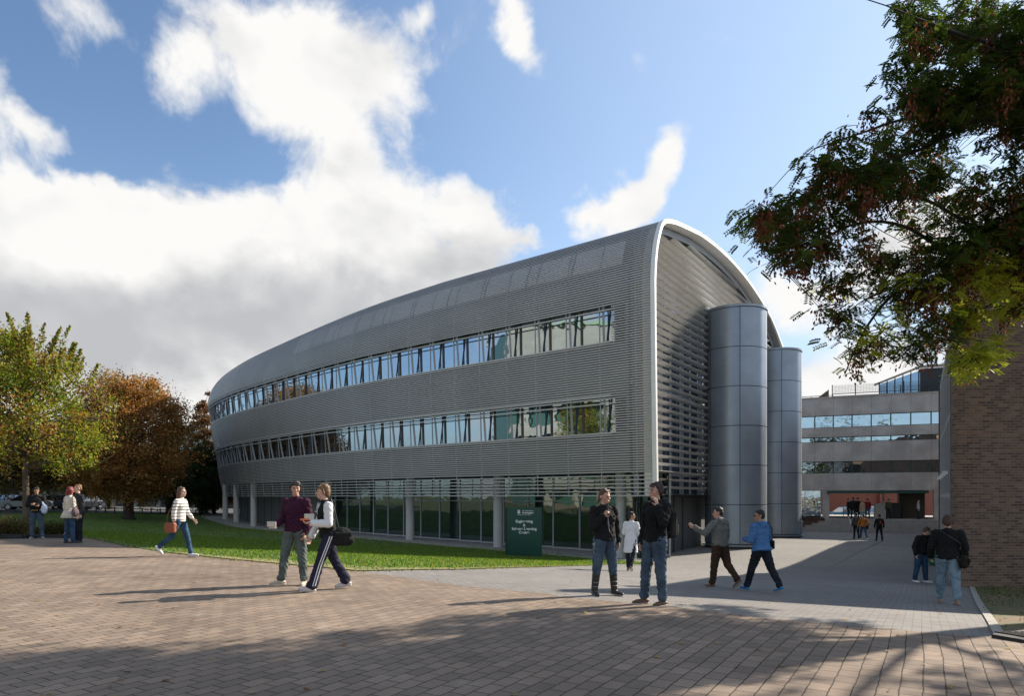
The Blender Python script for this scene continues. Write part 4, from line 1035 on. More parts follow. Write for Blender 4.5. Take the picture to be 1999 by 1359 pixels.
# ---- overhanging tree on the right: trunk outside the frame, branches reaching in
r = np.random.default_rng(77)
tb = np.array([14.6, 14.2]); zt = G(*tb)
bt = thing('overhanging_tree', 'large tree with feathery green and rust leaves hanging in from the upper right', 'tree', (tb[0], tb[1], zt))
def W(px, py, d): return np.array([(px-CX)/F*d, d, CH+(HY-py)/F*d])
mb = MB(); trunk = [np.array([14.6,14.2,zt-.3]), np.array([14.6,14.2,zt+.5]), np.array([14.5,14.1,3.5]), np.array([14.3,13.9,6.5]), np.array([14.0,13.6,10.0]), np.array([13.6,13.2,13.0])]
mb.tube(trunk, [.42,.32,.28,.24,.18,.08], 12); rel(bt, mb).build('trunk', M_BARKD, bt, smooth=True, uv=False)
limbs = [ [trunk[3], W(2090,330,13.2), W(1999,222,12.9), W(1905,236,12.4), W(1830,225,12.0), W(1740,150,11.6)],
          [trunk[3], W(2090,470,13.6), W(1999,460,13.3), W(1930,466,13.0), W(1860,500,12.6), W(1770,548,12.2), W(1680,590,11.8)],
          [W(1999,460,13.3), W(1960,520,13.2), W(1920,580,13.0), W(1880,650,12.8), W(1850,730,12.7)],
          [W(1905,236,12.4), W(1800,290,12.0), W(1680,330,11.5), W(1560,390,11.0), W(1462,440,10.7)],
          [trunk[4], W(2100,120,12.8), W(1950,90,12.2), W(1830,50,11.7), W(1730,10,11.3)],
          [W(1860,500,12.6), W(1760,440,12.0), W(1660,440,11.5), W(1560,500,11.2), W(1530,520,11.1)],
          [W(1770,548,12.2), W(1720,600,12.1), W(1680,660,12.0), W(1650,730,12.0)],
          [W(1905,236,12.4), W(1780,230,12.6), W(1680,260,12.2), W(1590,290,11.9)],
          [W(1930,466,13.0), W(1830,400,12.6), W(1740,370,12.3), W(1640,350,12.0)],
          [trunk[4], np.array([11.5,11.5,10.5]), np.array([9.0,10.2,10.9]), np.array([6.8,9.4,10.6])],
          [trunk[4], np.array([13,10,10.5]), np.array([11.5,7.5,10.5]), np.array([10,6.0,9.8])],
          [trunk[5], np.array([11.5,13.5,13.5]), np.array([8.6,12.6,13.4]), np.array([6.4,11.5,12.6])],
          [trunk[3], np.array([13,11,8]), np.array([12,8.5,8.2]), np.array([11.5,7,7.4])],
          [trunk[5], np.array([13.5,16,13.5]), np.array([12,18,13.5])], [trunk[4], np.array([17,15,11]), np.array([19,15.5,11.5])], [trunk[3], np.array([17,12,8.5]), np.array([18.5,10,9])]]
mb = MB(); pts_on = []
for L in limbs:
    Q = catmull(L, 6); r0 = .10 if np.allclose(L[0], trunk[3]) or np.allclose(L[0], trunk[4]) or np.allclose(L[0], trunk[5]) else .05
    rr = np.linspace(r0*.7, .010, len(Q)); mb.tube(Q, rr, 8); pts_on += [q for q in Q[3:]]
pts_on = np.array(pts_on)
OUT = [(1695,-5),(1712,35),(1745,42),(1762,80),(1735,130),(1712,190),(1680,235),(1625,262),(1578,275),(1572,300),(1600,332),(1530,352),(1480,392),(1447,435),(1470,462),(1508,478),(1522,530),(1572,505),(1600,545),(1592,590),(1625,622),(1640,665),(1668,695),(1642,742),(1672,745),(1712,712),(1760,680),(1800,700),(1845,668),(1868,700),(1872,745),(1925,722),(1945,670),(1999,615),(2250,600),(2250,-5)]
HOLES = [(1775,430,95,40),(1700,640,85,28),(1640,480,28,30),(1880,330,34,36),(1700,535,36,18),(1960,330,30,48),(1790,590,34,22),(1640,380,30,18),(1830,120,22,26),(1900,420,30,18),(1760,250,24,16),(1930,150,24,20)]
cl = []; nc = 0
while nc < 270:
    px, py = r.uniform(1440, 2240), r.uniform(-5, 765)
    if not inpoly(px, py, OUT): continue
    if any(((px-h[0])/h[2])**2+((py-h[1])/h[3])**2 < 1 for h in HOLES) and r.uniform() < .9: continue
    d = r.uniform(10.6, 14.5) if px > 1700 else r.uniform(10.4, 12.6); c0_ = W(px, py, d); nc += 1
    for _ in range(5):
        q = c0_+r.normal(0, .24, 3)*np.array([1.25, 1, .55]); qx, qy = CX+F*q[0]/q[1], HY-F*(q[2]-CH)/q[1]
        if inpoly(qx, qy, OUT): cl.append(q)
extra = []; nclump = 0                          # the rest of the crown above and outside the frame, in clumps with gaps
while nclump < 52:
    p = np.array([r.uniform(3.6, 19), r.uniform(5.5, 18), r.uniform(5.4, 14.2)])
    if abs((p[0]-12.5)/8.8)**2+abs((p[1]-11.8)/6.6)**2+abs((p[2]-10)/4.6)**2 > 1: continue
    if p[0] < 8.5 and r.uniform() < .5: continue
    nclump += 1
    for _ in range(7):
        q = p+r.normal(0, .42, 3)*np.array([1.2, 1, .6]); px, py = CX+F*q[0]/q[1], HY-F*(q[2]-CH)/q[1]
        if (px < 2010 and py > -12) or (px < 1740 and py > -130): continue
        extra.append(q)
NV = len(cl); ALL = np.array(cl+extra)
# twigs
for c in ALL[::2]:
    dd = ((pts_on-c)**2).sum(1); q = pts_on[int(np.argmin(dd))]
    if dd.min() < 6: limb(mb, q, c, .009, .003, .05, 3, r)
rel(bt, mb).build('limb', M_BARKD, bt, smooth=True, uv=False)
V = []; CC = []
gcol = np.array([(.038,.068,.014),(.030,.055,.014),(.05,.082,.013),(.065,.095,.014)]); bcol = np.array([(.17,.05,.025),(.12,.04,.02),(.24,.085,.035)]); ycol = np.array([(.32,.40,.03),(.38,.40,.045)])
def fronds(c, nf, pal, spread, droop, seedsize=(.055,.02)):
    for _ in range(nf):
        o = c+r.normal(0, spread, 3)*np.array([1,1,.6]); a = r.uniform(0, 2*math.pi); dv = nrm((math.cos(a), math.sin(a), r.uniform(-.5, .25)-droop)); side = nrm(np.cross(dv, (0,0,1))+r.normal(0,.25,3)); L_ = r.uniform(.14, .24)
        col = pal[r.integers(0, len(pal))]*r.uniform(.7, 1.3)
        for i in range(6):
            t = (i+1)/6.5; b0 = o+dv*L_*t-np.array([0,0,.05*t*t])
            for sg_ in (-1, 1):
                ld = nrm(side*sg_+dv*.45+np.array([0,0,-.18])); w_ = np.cross(ld, nrm(np.cross(dv, side)))*seedsize[1]*.55; e = b0+ld*seedsize[0]*r.uniform(.8,1.2)
                m_ = (b0+e)/2; V.append((b0, m_+w_, e, m_-w_)); CC.append(col)
def pods(c, pal):
    for _ in range(int(r.integers(26, 50))):
        o = c+r.normal(0, .075, 3)*np.array([1,1,1.5]); L_ = r.uniform(.05, .085); d = nrm((r.normal(0,.3), r.normal(0,.3), -1)); s_ = nrm(np.cross(d, r.normal(0,1,3)))*.02
        V.append((o, o+d*L_*.5+s_, o+d*L_, o+d*L_*.5-s_)); CC.append(pal[r.integers(0, len(pal))]*r.uniform(.6,1.3))
for i, c in enumerate(ALL):
    px, py = CX+F*c[0]/c[1], HY-F*(c[2]-CH)/c[1]
    vis = i < NV
    pal = gcol
    if vis and px > 1860 and py > 500 and r.uniform() < .75: pal = ycol
    elif vis and py > 540 and r.uniform() < .25: pal = ycol
    fronds(c, (15 if px > 1720 else 10) if vis else 9, pal, .14 if vis else .26, .15, (.073,.034) if vis else (.09,.045))
    pb = .42 if (vis and (py > 360 or px > 1850)) else .3
    if vis and r.uniform() < pb:
        pods(c+np.array([0,0,-.12]), bcol)
        if r.uniform() < .5: pods(c+np.array([0,0,-.28]), bcol)
raw_mesh('crown', np.array(V)-np.array([tb[0], tb[1], zt]), 4, np.array(CC), M_LEAF, bt)
print('robinia faces', len(V))

# fallen leaves
r = np.random.default_rng(5); n = 520; x = r.uniform(-16, 9, n); y = 5.2+17*r.uniform(0, 1, n)**1.3; ok = np.array([(not inpoly(a, b_, lawn_poly)) or r.uniform() < .8 for a, b_ in zip(x, y)]); x, y = x[ok], y[ok]
C = np.c_[x, y, G(x, y)+np.array([.055 if inpoly(a, b_, lawn_poly) else .012 for a, b_ in zip(x, y)])]; n = len(x); a = r.uniform(0, 6.28, n); s_ = r.uniform(.018, .05, n)[:, None]; d = np.c_[np.cos(a), np.sin(a), r.uniform(-.1,.3,n)]; e = np.c_[-np.sin(a), np.cos(a), r.uniform(0,.3,n)]
V = np.stack([C-d*s_, C+e*s_*.6, C+d*s_, C-e*s_*.6], 1); V[:, :, 2] = np.maximum(V[:, :, 2], C[:, 2][:, None]+.001)
cc = np.array([(.30,.14,.04),(.45,.30,.06),(.20,.07,.03),(.35,.28,.14)])[r.integers(0,4,n)]
tag(raw_mesh('fallen_leaves', V, 4, cc, M_LEAF), kind='stuff')

# ================================================================ parked cars
def car(x, y, rz, col, label, H=1.48, est=True, group='cars parked behind the trees'):
    z = G(x, y)+.02; t = thing('parked_car', label, 'car', (x, y, z), rz, group)
    m = mat('paint_'+'_'.join(str(int(c*100)) for c in col), col, .25, metal=.3)
    Lh, Wh = 2.1, .84
    low = [(-Lh,.32),(-Lh-.04,.62),(-Lh+.06,.86),(-1.1,.93),(1.9,.92),(Lh,.80),(Lh+.03,.5),(Lh,.3)]
    def prism(P, w0, w1=None, m=None):
        mb = MB(); n = len(P); w1 = w1 or [w0]*n
        for sy in (-1, 1): mb.v += [(p[0], sy*w, p[1]) for p, w in zip(P, w1)]
        for i in range(n):
            k = (i+1) % n; mb.f.append((i, k, n+k, n+i)); mb.m.append(0)
        mb.f.append(tuple(range(n))[::-1]); mb.f.append(tuple(range(n, 2*n))); mb.m += [0, 0]; return mb
    prism(low, Wh).build('body', m, t, uv=False, bevel=.05)
    roofP = [(-1.15,.93),(-.45,H-.04),(.3,H),(1.25 if est else .9,H-.05),(1.85 if est else 1.5,.92)]
    prism(roofP, Wh, [Wh*.97,Wh*.8,Wh*.8,Wh*.8,Wh*.95]).build('cabin', G_CAR, t, uv=False)
    prism([(-.48,H-.045),(.3,H),(1.27 if est else .92,H-.05),(1.2 if est else .85,H+.0),(.3,H+.03),(-.42,H-.01)], Wh*.81).build('roof', m, t, uv=False)
    mb = MB()
    for sy in (-1, 1):
        for q in (-.02, .75): mb.bar((q, sy*Wh*.97, .92), (q+.02, sy*Wh*.82, H-.03), .07, .04)
    mb.build('pillar', m, t, uv=False)
    for wx in (-1.3, 1.3):
        for sy in (-1, 1):
            mb = MB(); pr = [(.0, 0)]; n = 18
            mb.tube([(wx, sy*(Wh-.2), .32), (wx, sy*(Wh+.01), .32)], .32, 18); wh = mb.build('wheel', M_GAP, t, uv=False)
            mb = MB(); mb.tube([(wx, sy*(Wh), .32), (wx, sy*(Wh+.02), .32)], .2, 12); mb.build('rim', M_STEEL, wh, uv=False)
    for sx, mm, nm in ((-1, M_WHITE, 'headlight'), (1, mat('tail_red', (.35,.02,.02), .3), 'tail_light')):
        for sy in (-1, 1):
            mb = MB(); mb.box((sx*(Lh-.02), sy*.62, .68), (.12, .26, .14)); mb.build(nm, mm, t, uv=False)
    return t
for px, d, rz, col, lb_ in ((22,72,60,(.05,.07,.12),'dark blue parked car at the far left edge under the trees'),(52,68,20,(.28,.30,.31),'silver parked car left of the young tree trunk'),(98,72,50,(.10,.12,.14),'dark grey parked car right of the young tree trunk'),
      (118,74,75,(.40,.40,.39),'pale silver parked car behind the couple'),(165,72,85,(.05,.05,.055),'black parked car right of the couple on the lawn'),(146,78,60,(.03,.04,.07),'dark parked car furthest back behind the couple')):
    x, y = at(px, d); car(x, y, R(rz), col, lb_)
for px, d, rz, col, lb_ in ((1653,75,10,(.02,.12,.20),'blue car seen through the passage behind the people'),(1708,76,5,(.6,.62,.66),'white car seen through the passage in the middle'),(1735,78,5,(.55,.6,.68),'pale car partly hidden at the right of the passage')):
    x, y = at(px, d); o = car(x, y, R(rz), col, lb_, group='cars seen through the passage'); o.location.z = -1.0
# low pale building and wall beyond the lawn
lo = at(300, 96); b2 = thing('low_pale_building', 'low pale building with posts seen under the chestnut tree', 'building', (lo[0], lo[1], .3))
mb = MB(); mb.frame_box((lo[0]-26, lo[1], 0), (42, 6, 0), (0, 8, 0), (0, 0, 3.4)); rel(b2, mb).build('wall', mat('shed_grey', (.12,.115,.105), .8), b2)
for i in range(14):
    mb = MB(); x = lo[0]-25+i*3; mb.box((x, lo[1]-.3+(x-lo[0]+26)*.143, 1.2), (.4, .4, 3.0)); rel(b2, mb).build('post', M_CONC2, b2, uv=False)
mb = MB(); mb.frame_box((lo[0]-27, lo[1]-1, 3.4), (44, 6.3, 0), (0, 10, 0), (0, 0, .35)); rel(b2, mb).build('roof', M_CONC, b2, uv=False)
tb2 = at(410, 128); t2 = thing('far_white_block', 'pale block rising behind the trees left of the curved building', 'building', (tb2[0], tb2[1], 0))
mb = MB(); mb.box((tb2[0]-3, tb2[1]+4, 6), (14, 8, 17)); rel(t2, mb).build('wall', M_CONC2, t2)
for i in range(5):
    for j in range(5): mb = MB(); mb.box((tb2[0]-8+i*2.5, tb2[1]-.02, 2+j*2.9), (1.6, .06, 1.5)); rel(t2, mb).build('window', G_BACK, t2, uv=False)
# low fence along the far path
mb = MB(); a = at(170, 64); b_ = at(400, 66)
fn = thing('low_rail_fence', 'low dark rail fence along the far side of the lawn', 'fence', (a[0], a[1], G(*a)))
for i in range(14):
    t_ = i/13; x = a[0]+(b_[0]-a[0])*t_; y = a[1]+(b_[1]-a[1])*t_; m2 = MB(); m2.box((x, y, G(x, y)+.3), (.09, .09, .7)); rel(fn, m2).build('post', M_DARK, fn, uv=False)
mb.bar((a[0], a[1], G(*a)+.55), (b_[0], b_[1], G(*b_)+.55), .05, .08); rel(fn, mb).build('rail', M_DARK, fn, uv=False)
# ================================================================ people
def skin_mat(name, c): return mat(name, c, .55, var=.12, vscale=9, spec=.35)
SK_L = skin_mat('skin_light', (.52,.30,.22)); SK_M = skin_mat('skin_tan', (.42,.235,.15)); SK_P = skin_mat('skin_pale', (.60,.37,.28))
def cloth(name, c, var=.25, vs=7.0, bump=.25): return mat(name, c, .88, var=var, vscale=vs, bump=bump, bscale=45, spec=.2)
M_EYE = mat('eye_dark', (.02,.015,.012), .3); M_LIP = mat('lips', (.30,.11,.09), .6)
def rotm(axis, a):
    return np.array(Matrix.Rotation(a, 3, Vector(axis)))
class Pr:
    """list of primitives that a voxel remesh welds into one skin"""
    def __init__(s): s.mb = MB()
    def cone(s, a, b, ra, rb, flat=None, n=12, cap=1.0):
        """tapered limb with round ends; flat=(direction, factor) squashes the section"""
        a, b = np.asarray(a, float), np.asarray(b, float); d = b-a; L = np.linalg.norm(d); d = d/max(L, 1e-6)
        u = np.array([0, 0, 1.]) if abs(d[2]) < .8 else np.array([0, 1., 0])
        if flat is not None:
            u = np.asarray(flat[0], float); u = nrm(u-d*(u@d)); fu = flat[1]
        else: u = nrm(u-d*(u@d)); fu = 1
        r = np.cross(d, u); rings = []
        for t in (-1.3, -.9, -.45): rings.append((a+d*ra*math.sin(t)*cap, ra*(math.cos(t) if cap == 1 else max(.75, math.cos(t)))))
        for k in range(4): rings.append((a+(b-a)*k/3, ra+(rb-ra)*k/3))
        for t in (.45, .9, 1.3): rings.append((b+d*rb*math.sin(t)*cap, rb*(math.cos(t) if cap == 1 else max(.75, math.cos(t)))))
        base = len(s.mb.v)
        for (p, q) in rings:
            for j in range(n):
                g = 2*math.pi*j/n; s.mb.v.append(tuple(p+u*math.cos(g)*q*fu+r*math.sin(g)*q))
        for i in range(len(rings)-1):
            for j in range(n): x = base+i*n+j; y = base+i*n+(j+1) % n; s.mb.f.append((x, y, y+n, x+n)); s.mb.m.append(0)
        s.mb.f.append(tuple(base+j for j in range(n))[::-1]); s.mb.f.append(tuple(base+(len(rings)-1)*n+j for j in range(n))); s.mb.m += [0, 0]
    def ell(s, c, r, rot=None, n=16): s.mb.ball(c, r, n, rot=rot)
    def make(s, name, m, parent, voxel, smooth=4, wr=0.0, seed=0, cut=None):
        me = bpy.data.meshes.new('tmp'); me.from_pydata(s.mb.v, [], s.mb.f); me.update()
        bm = bmesh.new(); bm.from_mesh(me); bmesh.ops.recalc_face_normals(bm, faces=bm.faces); bm.to_mesh(me); bm.free()
        o = bpy.data.objects.new('tmp', me); COL.objects.link(o)
        md = o.modifiers.new('r', 'REMESH'); md.mode = 'VOXEL'; md.voxel_size = voxel
        sm = o.modifiers.new('s', 'SMOOTH'); sm.iterations = smooth; sm.factor = .5
        dg = bpy.context.evaluated_depsgraph_get(); me2 = bpy.data.meshes.new_from_object(o.evaluated_get(dg)); bpy.data.objects.remove(o); bpy.data.meshes.remove(me)
        n = len(me2.vertices); co = np.zeros(n*3); me2.vertices.foreach_get('co', co); co = co.reshape(-1, 3)
        if wr:
            nn = np.zeros(n*3); me2.vertices.foreach_get('normal', nn); nn = nn.reshape(-1, 3)
            p = co*np.array([1, 1, 1.0])+seed
            w1 = np.sin(p[:, 2]*62+5*np.sin(p[:, 0]*17+p[:, 1]*13)+3*np.sin(p[:, 2]*11))
            w2 = np.sin(p[:, 2]*38-p[:, 0]*46+4*np.sin(p[:, 1]*19+p[:, 2]*9)); w3 = np.sin(p[:, 0]*30+p[:, 1]*34+3*np.sin(p[:, 2]*21))
            co = co+nn*((w1*.45+w2*.35+w3*.35)*wr)[:, None]
            me2.vertices.foreach_set('co', co.ravel())
        me2.materials.clear(); me2.materials.append(m); me2.polygons.foreach_set('use_smooth', [True]*len(me2.polygons)); me2.update()
        me2.name = name; ob = bpy.data.objects.new(name, me2); COL.objects.link(ob); ob.parent = parent
        return ob
def uv3(side, v):           # (outward, forward, up) to body axes; forward is -Y, side +1 is the person's left (+X)
    return nrm((side*v[0], -v[1], v[2]))
def person(label, px, d, H, yaw, lean=0.0, head=(0, 0), legs=None, arms=None, skin=SK_L, hair=(.03,.02,.015), hstyle='short', top=None, topm=None, bot=None, shoe=None, cat='person', q=1.0,
           coat=None, build=1.0, sleeves=None, hood=None, flare=.0, boots=None, world=None, group=None, lift=0.0, gaze=None, cuff=.0, stripes=None, undershirt=None, ponytail=False, glasses=False, baggy=0.0, curl=.6):
    x, y = world or at(px, d); t = thing('person', label, cat, (x, y, G(x, y)+lift), R(yaw), group)
    S = H/1.75; vox = (.0072 if q >= 1 else .010 if q > .6 else .015); B = build
    legs = legs or dict(l=(4, 3, 3, 0), r=(-4, 3, 4, 0)); arms = arms or dict(l=((.12,.0,-1), (.1,.15,-1)), r=((.12,.0,-1), (.1,.15,-1)))
    hip = np.array([0, 0, .93]); Ln = rotm((1, 0, 0), R(lean))      # positive lean bends forward (-Y)
    up = lambda p: hip+Ln@(np.array(p, float)-hip)
    J = {}
    for s_, k in ((1, 'l'), (-1, 'r')):
        pit, ab, kn, ft = legs[k][:4]; fy = legs[k][4] if len(legs[k]) > 4 else 8
        h0 = np.array([s_*.092, 0, .92]); a = R(pit); b_ = R(ab)
        td = np.array([s_*math.sin(b_), -math.sin(a)*math.cos(b_), -math.cos(a)*math.cos(b_)]); k0 = h0+td*.43
        a2 = R(pit-kn); sd_ = np.array([s_*math.sin(b_)*.7, -math.sin(a2), -math.cos(a2)]); sd_ = nrm(sd_); an = k0+sd_*.42
        fp = R(ft); fd_ = np.array([s_*math.sin(R(fy)), -math.cos(R(fy)), 0]); fdv = nrm(fd_*math.cos(fp)+np.array([0, 0, math.sin(fp)]))
        J[k] = dict(h=h0, k=k0, a=an, f=fdv, td=td, sd=sd_, s=s_)
    zmin = min(min(J[k]['a'][2]-.085*max(.2, J[k]['f'] @ J[k]['f']), (J[k]['a']+J[k]['f']*.17)[2]-.045) for k in 'lr')
    off = np.array([0, 0, -zmin]); 
    T = lambda p: (np.asarray(p, float)+off)*S
    sc = S
    # ---- body
    P = Pr(); c = P.cone; e = P.ell
    e(T(up((0, .012, .96))), (.145*B*sc, .080*B*sc, .10*sc)); e(T(up((0, .008, 1.10))), (.122*B*sc, .078*B*sc, .14*sc)); e(T(up((0, -.005, 1.28))), (.160*B*sc, .108*B*sc, .17*sc))
    c(T(up((-.14, .01, 1.395))), T(up((.14, .01, 1.395))), .046*sc, .046*sc); c(T(up((0, .012, 1.42))), T(up((0, -.012, 1.56))), .062*sc, .053*sc)
    for k in 'lr':
        j = J[k]; c(T(j['h']+np.array([0, .010, 0])), T(j['k']), .074*sc*B, .050*sc); mid = j['k']*.62+j['a']*.38+np.array([0, .015, 0]); c(T(j['k']), T(mid), .048*sc, .047*sc); c(T(mid), T(j['a']), .047*sc, .032*sc)
        c(T(j['a']), T(j['a']+j['f']*.09-np.array([0, 0, .045])), .034*sc, .018*sc)
    hands = {}
    for s_, k in ((1, 'l'), (-1, 'r')):
        sh = up((s_*.178*B, .01, 1.405)); ua, fa = uv3(s_, arms[k][0]), uv3(s_, arms[k][1]); ua = Ln@ua; el = sh+ua*.285; wr = el+fa*.25
        c(T(sh), T(el), .046*sc*B, .038*sc); c(T(el), T(el*.6+wr*.4), .039*sc, .038*sc); c(T(el*.6+wr*.4), T(wr), .038*sc, .025*sc)
        # hand: palm, four fingers, thumb
        inw = nrm(np.array([-s_, 0, 0])-fa*(fa@np.array([-s_, 0, 0]))) if abs(fa[0]) < .9 else nrm(np.array([0, -1, 0])-fa*(fa@np.array([0, -1., 0])))
        if len(arms[k]) > 2: inw = nrm(uv3(s_, arms[k][2])-fa*(fa@uv3(s_, arms[k][2])))
        acr = np.cross(fa, inw)*(1 if s_ < 0 else -1)          # towards the thumb side
        if acr@np.array([0, -1, .3]) < 0: acr = -acr
        pc = wr+fa*.055; c(T(wr+fa*.015), T(wr+fa*.085), .026*sc, .037*sc, (inw, .45)); cu_ = arms[k][3] if len(arms[k]) > 3 else curl
        for i, (o_, L_) in enumerate(((.030, .070), (.010, .078), (-.011, .072), (-.031, .056))):
            b0 = wr+fa*.09+acr*o_; d1 = nrm(fa*math.cos(cu_*.6)+inw*math.sin(cu_*.6)); d2_ = nrm(fa*math.cos(cu_*1.7)+inw*math.sin(cu_*1.7)); m1 = b0+d1*L_*.55
            c(T(b0), T(m1), .0098*sc, .0092*sc, n=8); c(T(m1), T(m1+d2_*L_*.5), .0092*sc, .008*sc, n=8)
        tb0 = wr+fa*.03+acr*.028; tm = tb0+nrm(acr*.8+fa*.7+inw*.3)*.038; c(T(tb0), T(tm), .013*sc, .011*sc, n=8); c(T(tm), T(tm+nrm(fa+inw*.5+acr*.2)*.032), .011*sc, .009*sc, n=8)
        hands[k] = dict(p=T(wr+fa*.10+inw*.025), d=fa, inw=inw, el=T(el), wr=T(wr), sh=T(sh), acr=acr)
    hy, hp = head; HM = Ln@rotm((0, 0, 1), R(hy))@rotm((1, 0, 0), R(hp)); nk = up((0, -.012, 1.55))
    Hd = lambda p: T(nk+HM@(np.array(p, float)*1.07))
    # head frame: origin at the top of the neck; face towards -Y
    e(Hd((0, .008, .105)), (.076*sc, .094*sc, .092*sc), rot=HM); e(Hd((0, -.022, .055)), (.060*sc, .068*sc, .078*sc), rot=HM); e(Hd((0, -.060, -.002)), (.032*sc, .026*sc, .024*sc), rot=HM)
    e(Hd((0, -.050, .035)), (.046*sc, .036*sc, .045*sc), rot=HM); c(Hd((0, -.088, .088)), Hd((0, -.106, .050)), .010*sc, .014*sc, n=8); e(Hd((0, -.074, .102)), (.052*sc, .018*sc, .012*sc), rot=HM)
    e(Hd((0, -.082, .018)), (.026*sc, .012*sc, .010*sc), rot=HM)
    for s_ in (-1, 1): e(Hd((s_*.077, .012, .072)), (.010*sc, .020*sc, .031*sc), rot=HM); e(Hd((s_*.040, -.058, .060)), (.024*sc, .022*sc, .022*sc), rot=HM)
    P.make('body', skin, t, vox, 3)
    if q > .6:
        for s_ in (-1, 1):
            mb = MB(); mb.ball(Hd((s_*.031, -.0815, .083)), (.0135*sc, .007*sc, .0065*sc), 8, rot=HM); mb.build('eye', M_EYE, t, uv=False, smooth=True)
            mb = MB(); mb.tube([Hd((s_*.014, -.092, .103)), Hd((s_*.034, -.091, .107)), Hd((s_*.052, -.076, .100))], [.004*sc, .005*sc, .003*sc], 6); mb.build('eyebrow', mat('hair_'+'_'.join(str(int(v*100)) for v in hair), hair, .6, var=.3, vscale=30), t, uv=False)
        mb = MB(); mb.ball(Hd((0, -.0925, .0185)), (.021*sc, .006*sc, .006*sc), 8, rot=HM); mb.build('mouth', M_LIP, t, uv=False, smooth=True)
    if glasses:
        mb = MB()
        for s_ in (-1, 1):
            mb.tube([Hd((s_*.033+.021*math.cos(a), -.101, .084+.014*math.sin(a))) for a in np.linspace(0, 6.283, 13)], .0028*sc, 5); mb.tube([Hd((s_*.054, -.098, .088)), Hd((s_*.077, .01, .085))], .0028*sc, 5)
        mb.build('glasses', M_DARK, t, uv=False)
    # ---- hair
    hm = mat('hair_'+'_'.join(str(int(v*100)) for v in hair), hair, .6, var=.35, vscale=30, bump=.6)
    Q = Pr()
    Q.ell(Hd((0, .026, .130)), (.082*sc, .092*sc, .078*sc), rot=HM); Q.ell(Hd((0, .055, .085)), (.078*sc, .062*sc, .080*sc), rot=HM)
    Q.cone(Hd((-.034, -.036, .172)), Hd((.034, -.036, .172)), .025*sc, .025*sc); Q.cone(Hd((-.074, .0, .115)), Hd((-.074, -.03, .14)), .016*sc, .016*sc); Q.cone(Hd((.074, .0, .115)), Hd((.074, -.03, .14)), .016*sc, .016*sc)
    rr_ = np.random.default_rng(int(px)+3)
    for _ in range(14):
        a = rr_.uniform(0, 2*math.pi); b2 = rr_.uniform(.2, 1.3); p0 = np.array([math.cos(a)*math.sin(b2)*.07, .02+math.sin(a)*math.sin(b2)*.08, .135+math.cos(b2)*.068]); dv = np.array([rr_.normal(0, .012), rr_.normal(0, .012), .004])
        if p0[1] < -.03 and p0[2] < .15: continue
        Q.cone(Hd(p0), Hd(p0+dv), .017*sc, .012*sc, n=8)
    if hstyle in ('fringe', 'mop'):
        Q.cone(Hd((-.055, -.050, .150)), Hd((.045, -.072, .140)), .020*sc, .017*sc)
        for s_ in (-1, 1): Q.cone(Hd((s_*.072, .0, .13)), Hd((s_*.078, .015, .055)), .022*sc, .018*sc)
    if hstyle == 'mop': Q.ell(Hd((0, .06, .05)), (.072*sc, .05*sc, .06*sc), rot=HM)
    if hstyle in ('long', 'bob'):
        Lh = -.13 if hstyle == 'long' else -.02
        for s_ in (-1, 0, 1): Q.cone(Hd((s_*.06, .045, .09)), Hd((s_*.062, .065, Lh)), .042*sc, .028*sc)
        for s_ in (-1, 1): Q.cone(Hd((s_*.075, .0, .12)), Hd((s_*.080, .02, Lh+.04)), .024*sc, .018*sc); Q.cone(Hd((0, -.04, .18)), Hd((s_*.066, -.045, .12)), .022*sc, .015*sc)
    if ponytail: Q.cone(Hd((0, .10, .09)), Hd((.0, .125, -.02)), .026*sc, .018*sc)
    Q.make('hair', hm, t, max(vox, .008), 2)
    # ---- trousers
    tm = bot; Q = Pr(); g = .016+baggy
    Q.ell(T(up((0, .004, .965))), ((.158*B+.014)*sc, (.108*B+.012)*sc, .105*sc))
    for k in 'lr':
        j = J[k]; Q.cone(T(j['h']+np.array([0, .004, 0])), T(j['k']), (.086*B+g)*sc, (.054+g)*sc)
        end = j['k']+j['sd']*(.375 if not boots else .16); rb = (.044+g*.75+flare) if not boots else .066
        Q.cone(T(j['k']), T(end), (.054+g)*sc, rb*sc)
        if not boots: Q.cone(T(end), T(end+j['sd']*.012+j['f']*.018), rb*sc, (rb+.004)*sc)
    Q.make('trousers', tm, t, max(vox, .009), 2, wr=.0075*sc, seed=px*.01)
    # ---- shoes
    for k in 'lr':
        j = J[k]; f = j['f']; upv = nrm(np.cross(np.cross(f, (0, 0, 1.)), f)) if abs(f[2]) < .98 else np.array([0, -1., 0]); A_ = j['a']
        heel = A_-upv*.045-f*.035; ball_ = A_+f*.125-upv*.052; toe = A_+f*.185-upv*.056
        Q = Pr(); Q.cone(T(heel), T(ball_), .040*sc, .043*sc, (upv, .85)); Q.cone(T(ball_), T(toe), .043*sc, .030*sc, (upv, .75)); Q.cone(T(A_+upv*.02), T(A_-upv*.03+f*.03), .044*sc, .042*sc)
        if boots: Q.cone(T(A_-upv*.01), T(j['k']*.66+A_*.34), .056*sc, .068*sc, None, 14, .2)
        so_ = Q.make('boot' if boots else 'shoe', boots or shoe, t, max(vox, .009), 2)
        if q > .6:
            Q = Pr(); Q.cone(T(heel-upv*.030), T(ball_-upv*.028), .040*sc, .046*sc, (upv, .28)); Q.cone(T(ball_-upv*.028), T(toe-upv*.022), .046*sc, .034*sc, (upv, .3))
            Q.make('sole', sole_of.get(label, mat('sole_pale', (.45,.42,.38), .7)), so_, max(vox, .009), 1)
    # ---- upper garment
    Q = Pr(); g = .017+baggy*.8
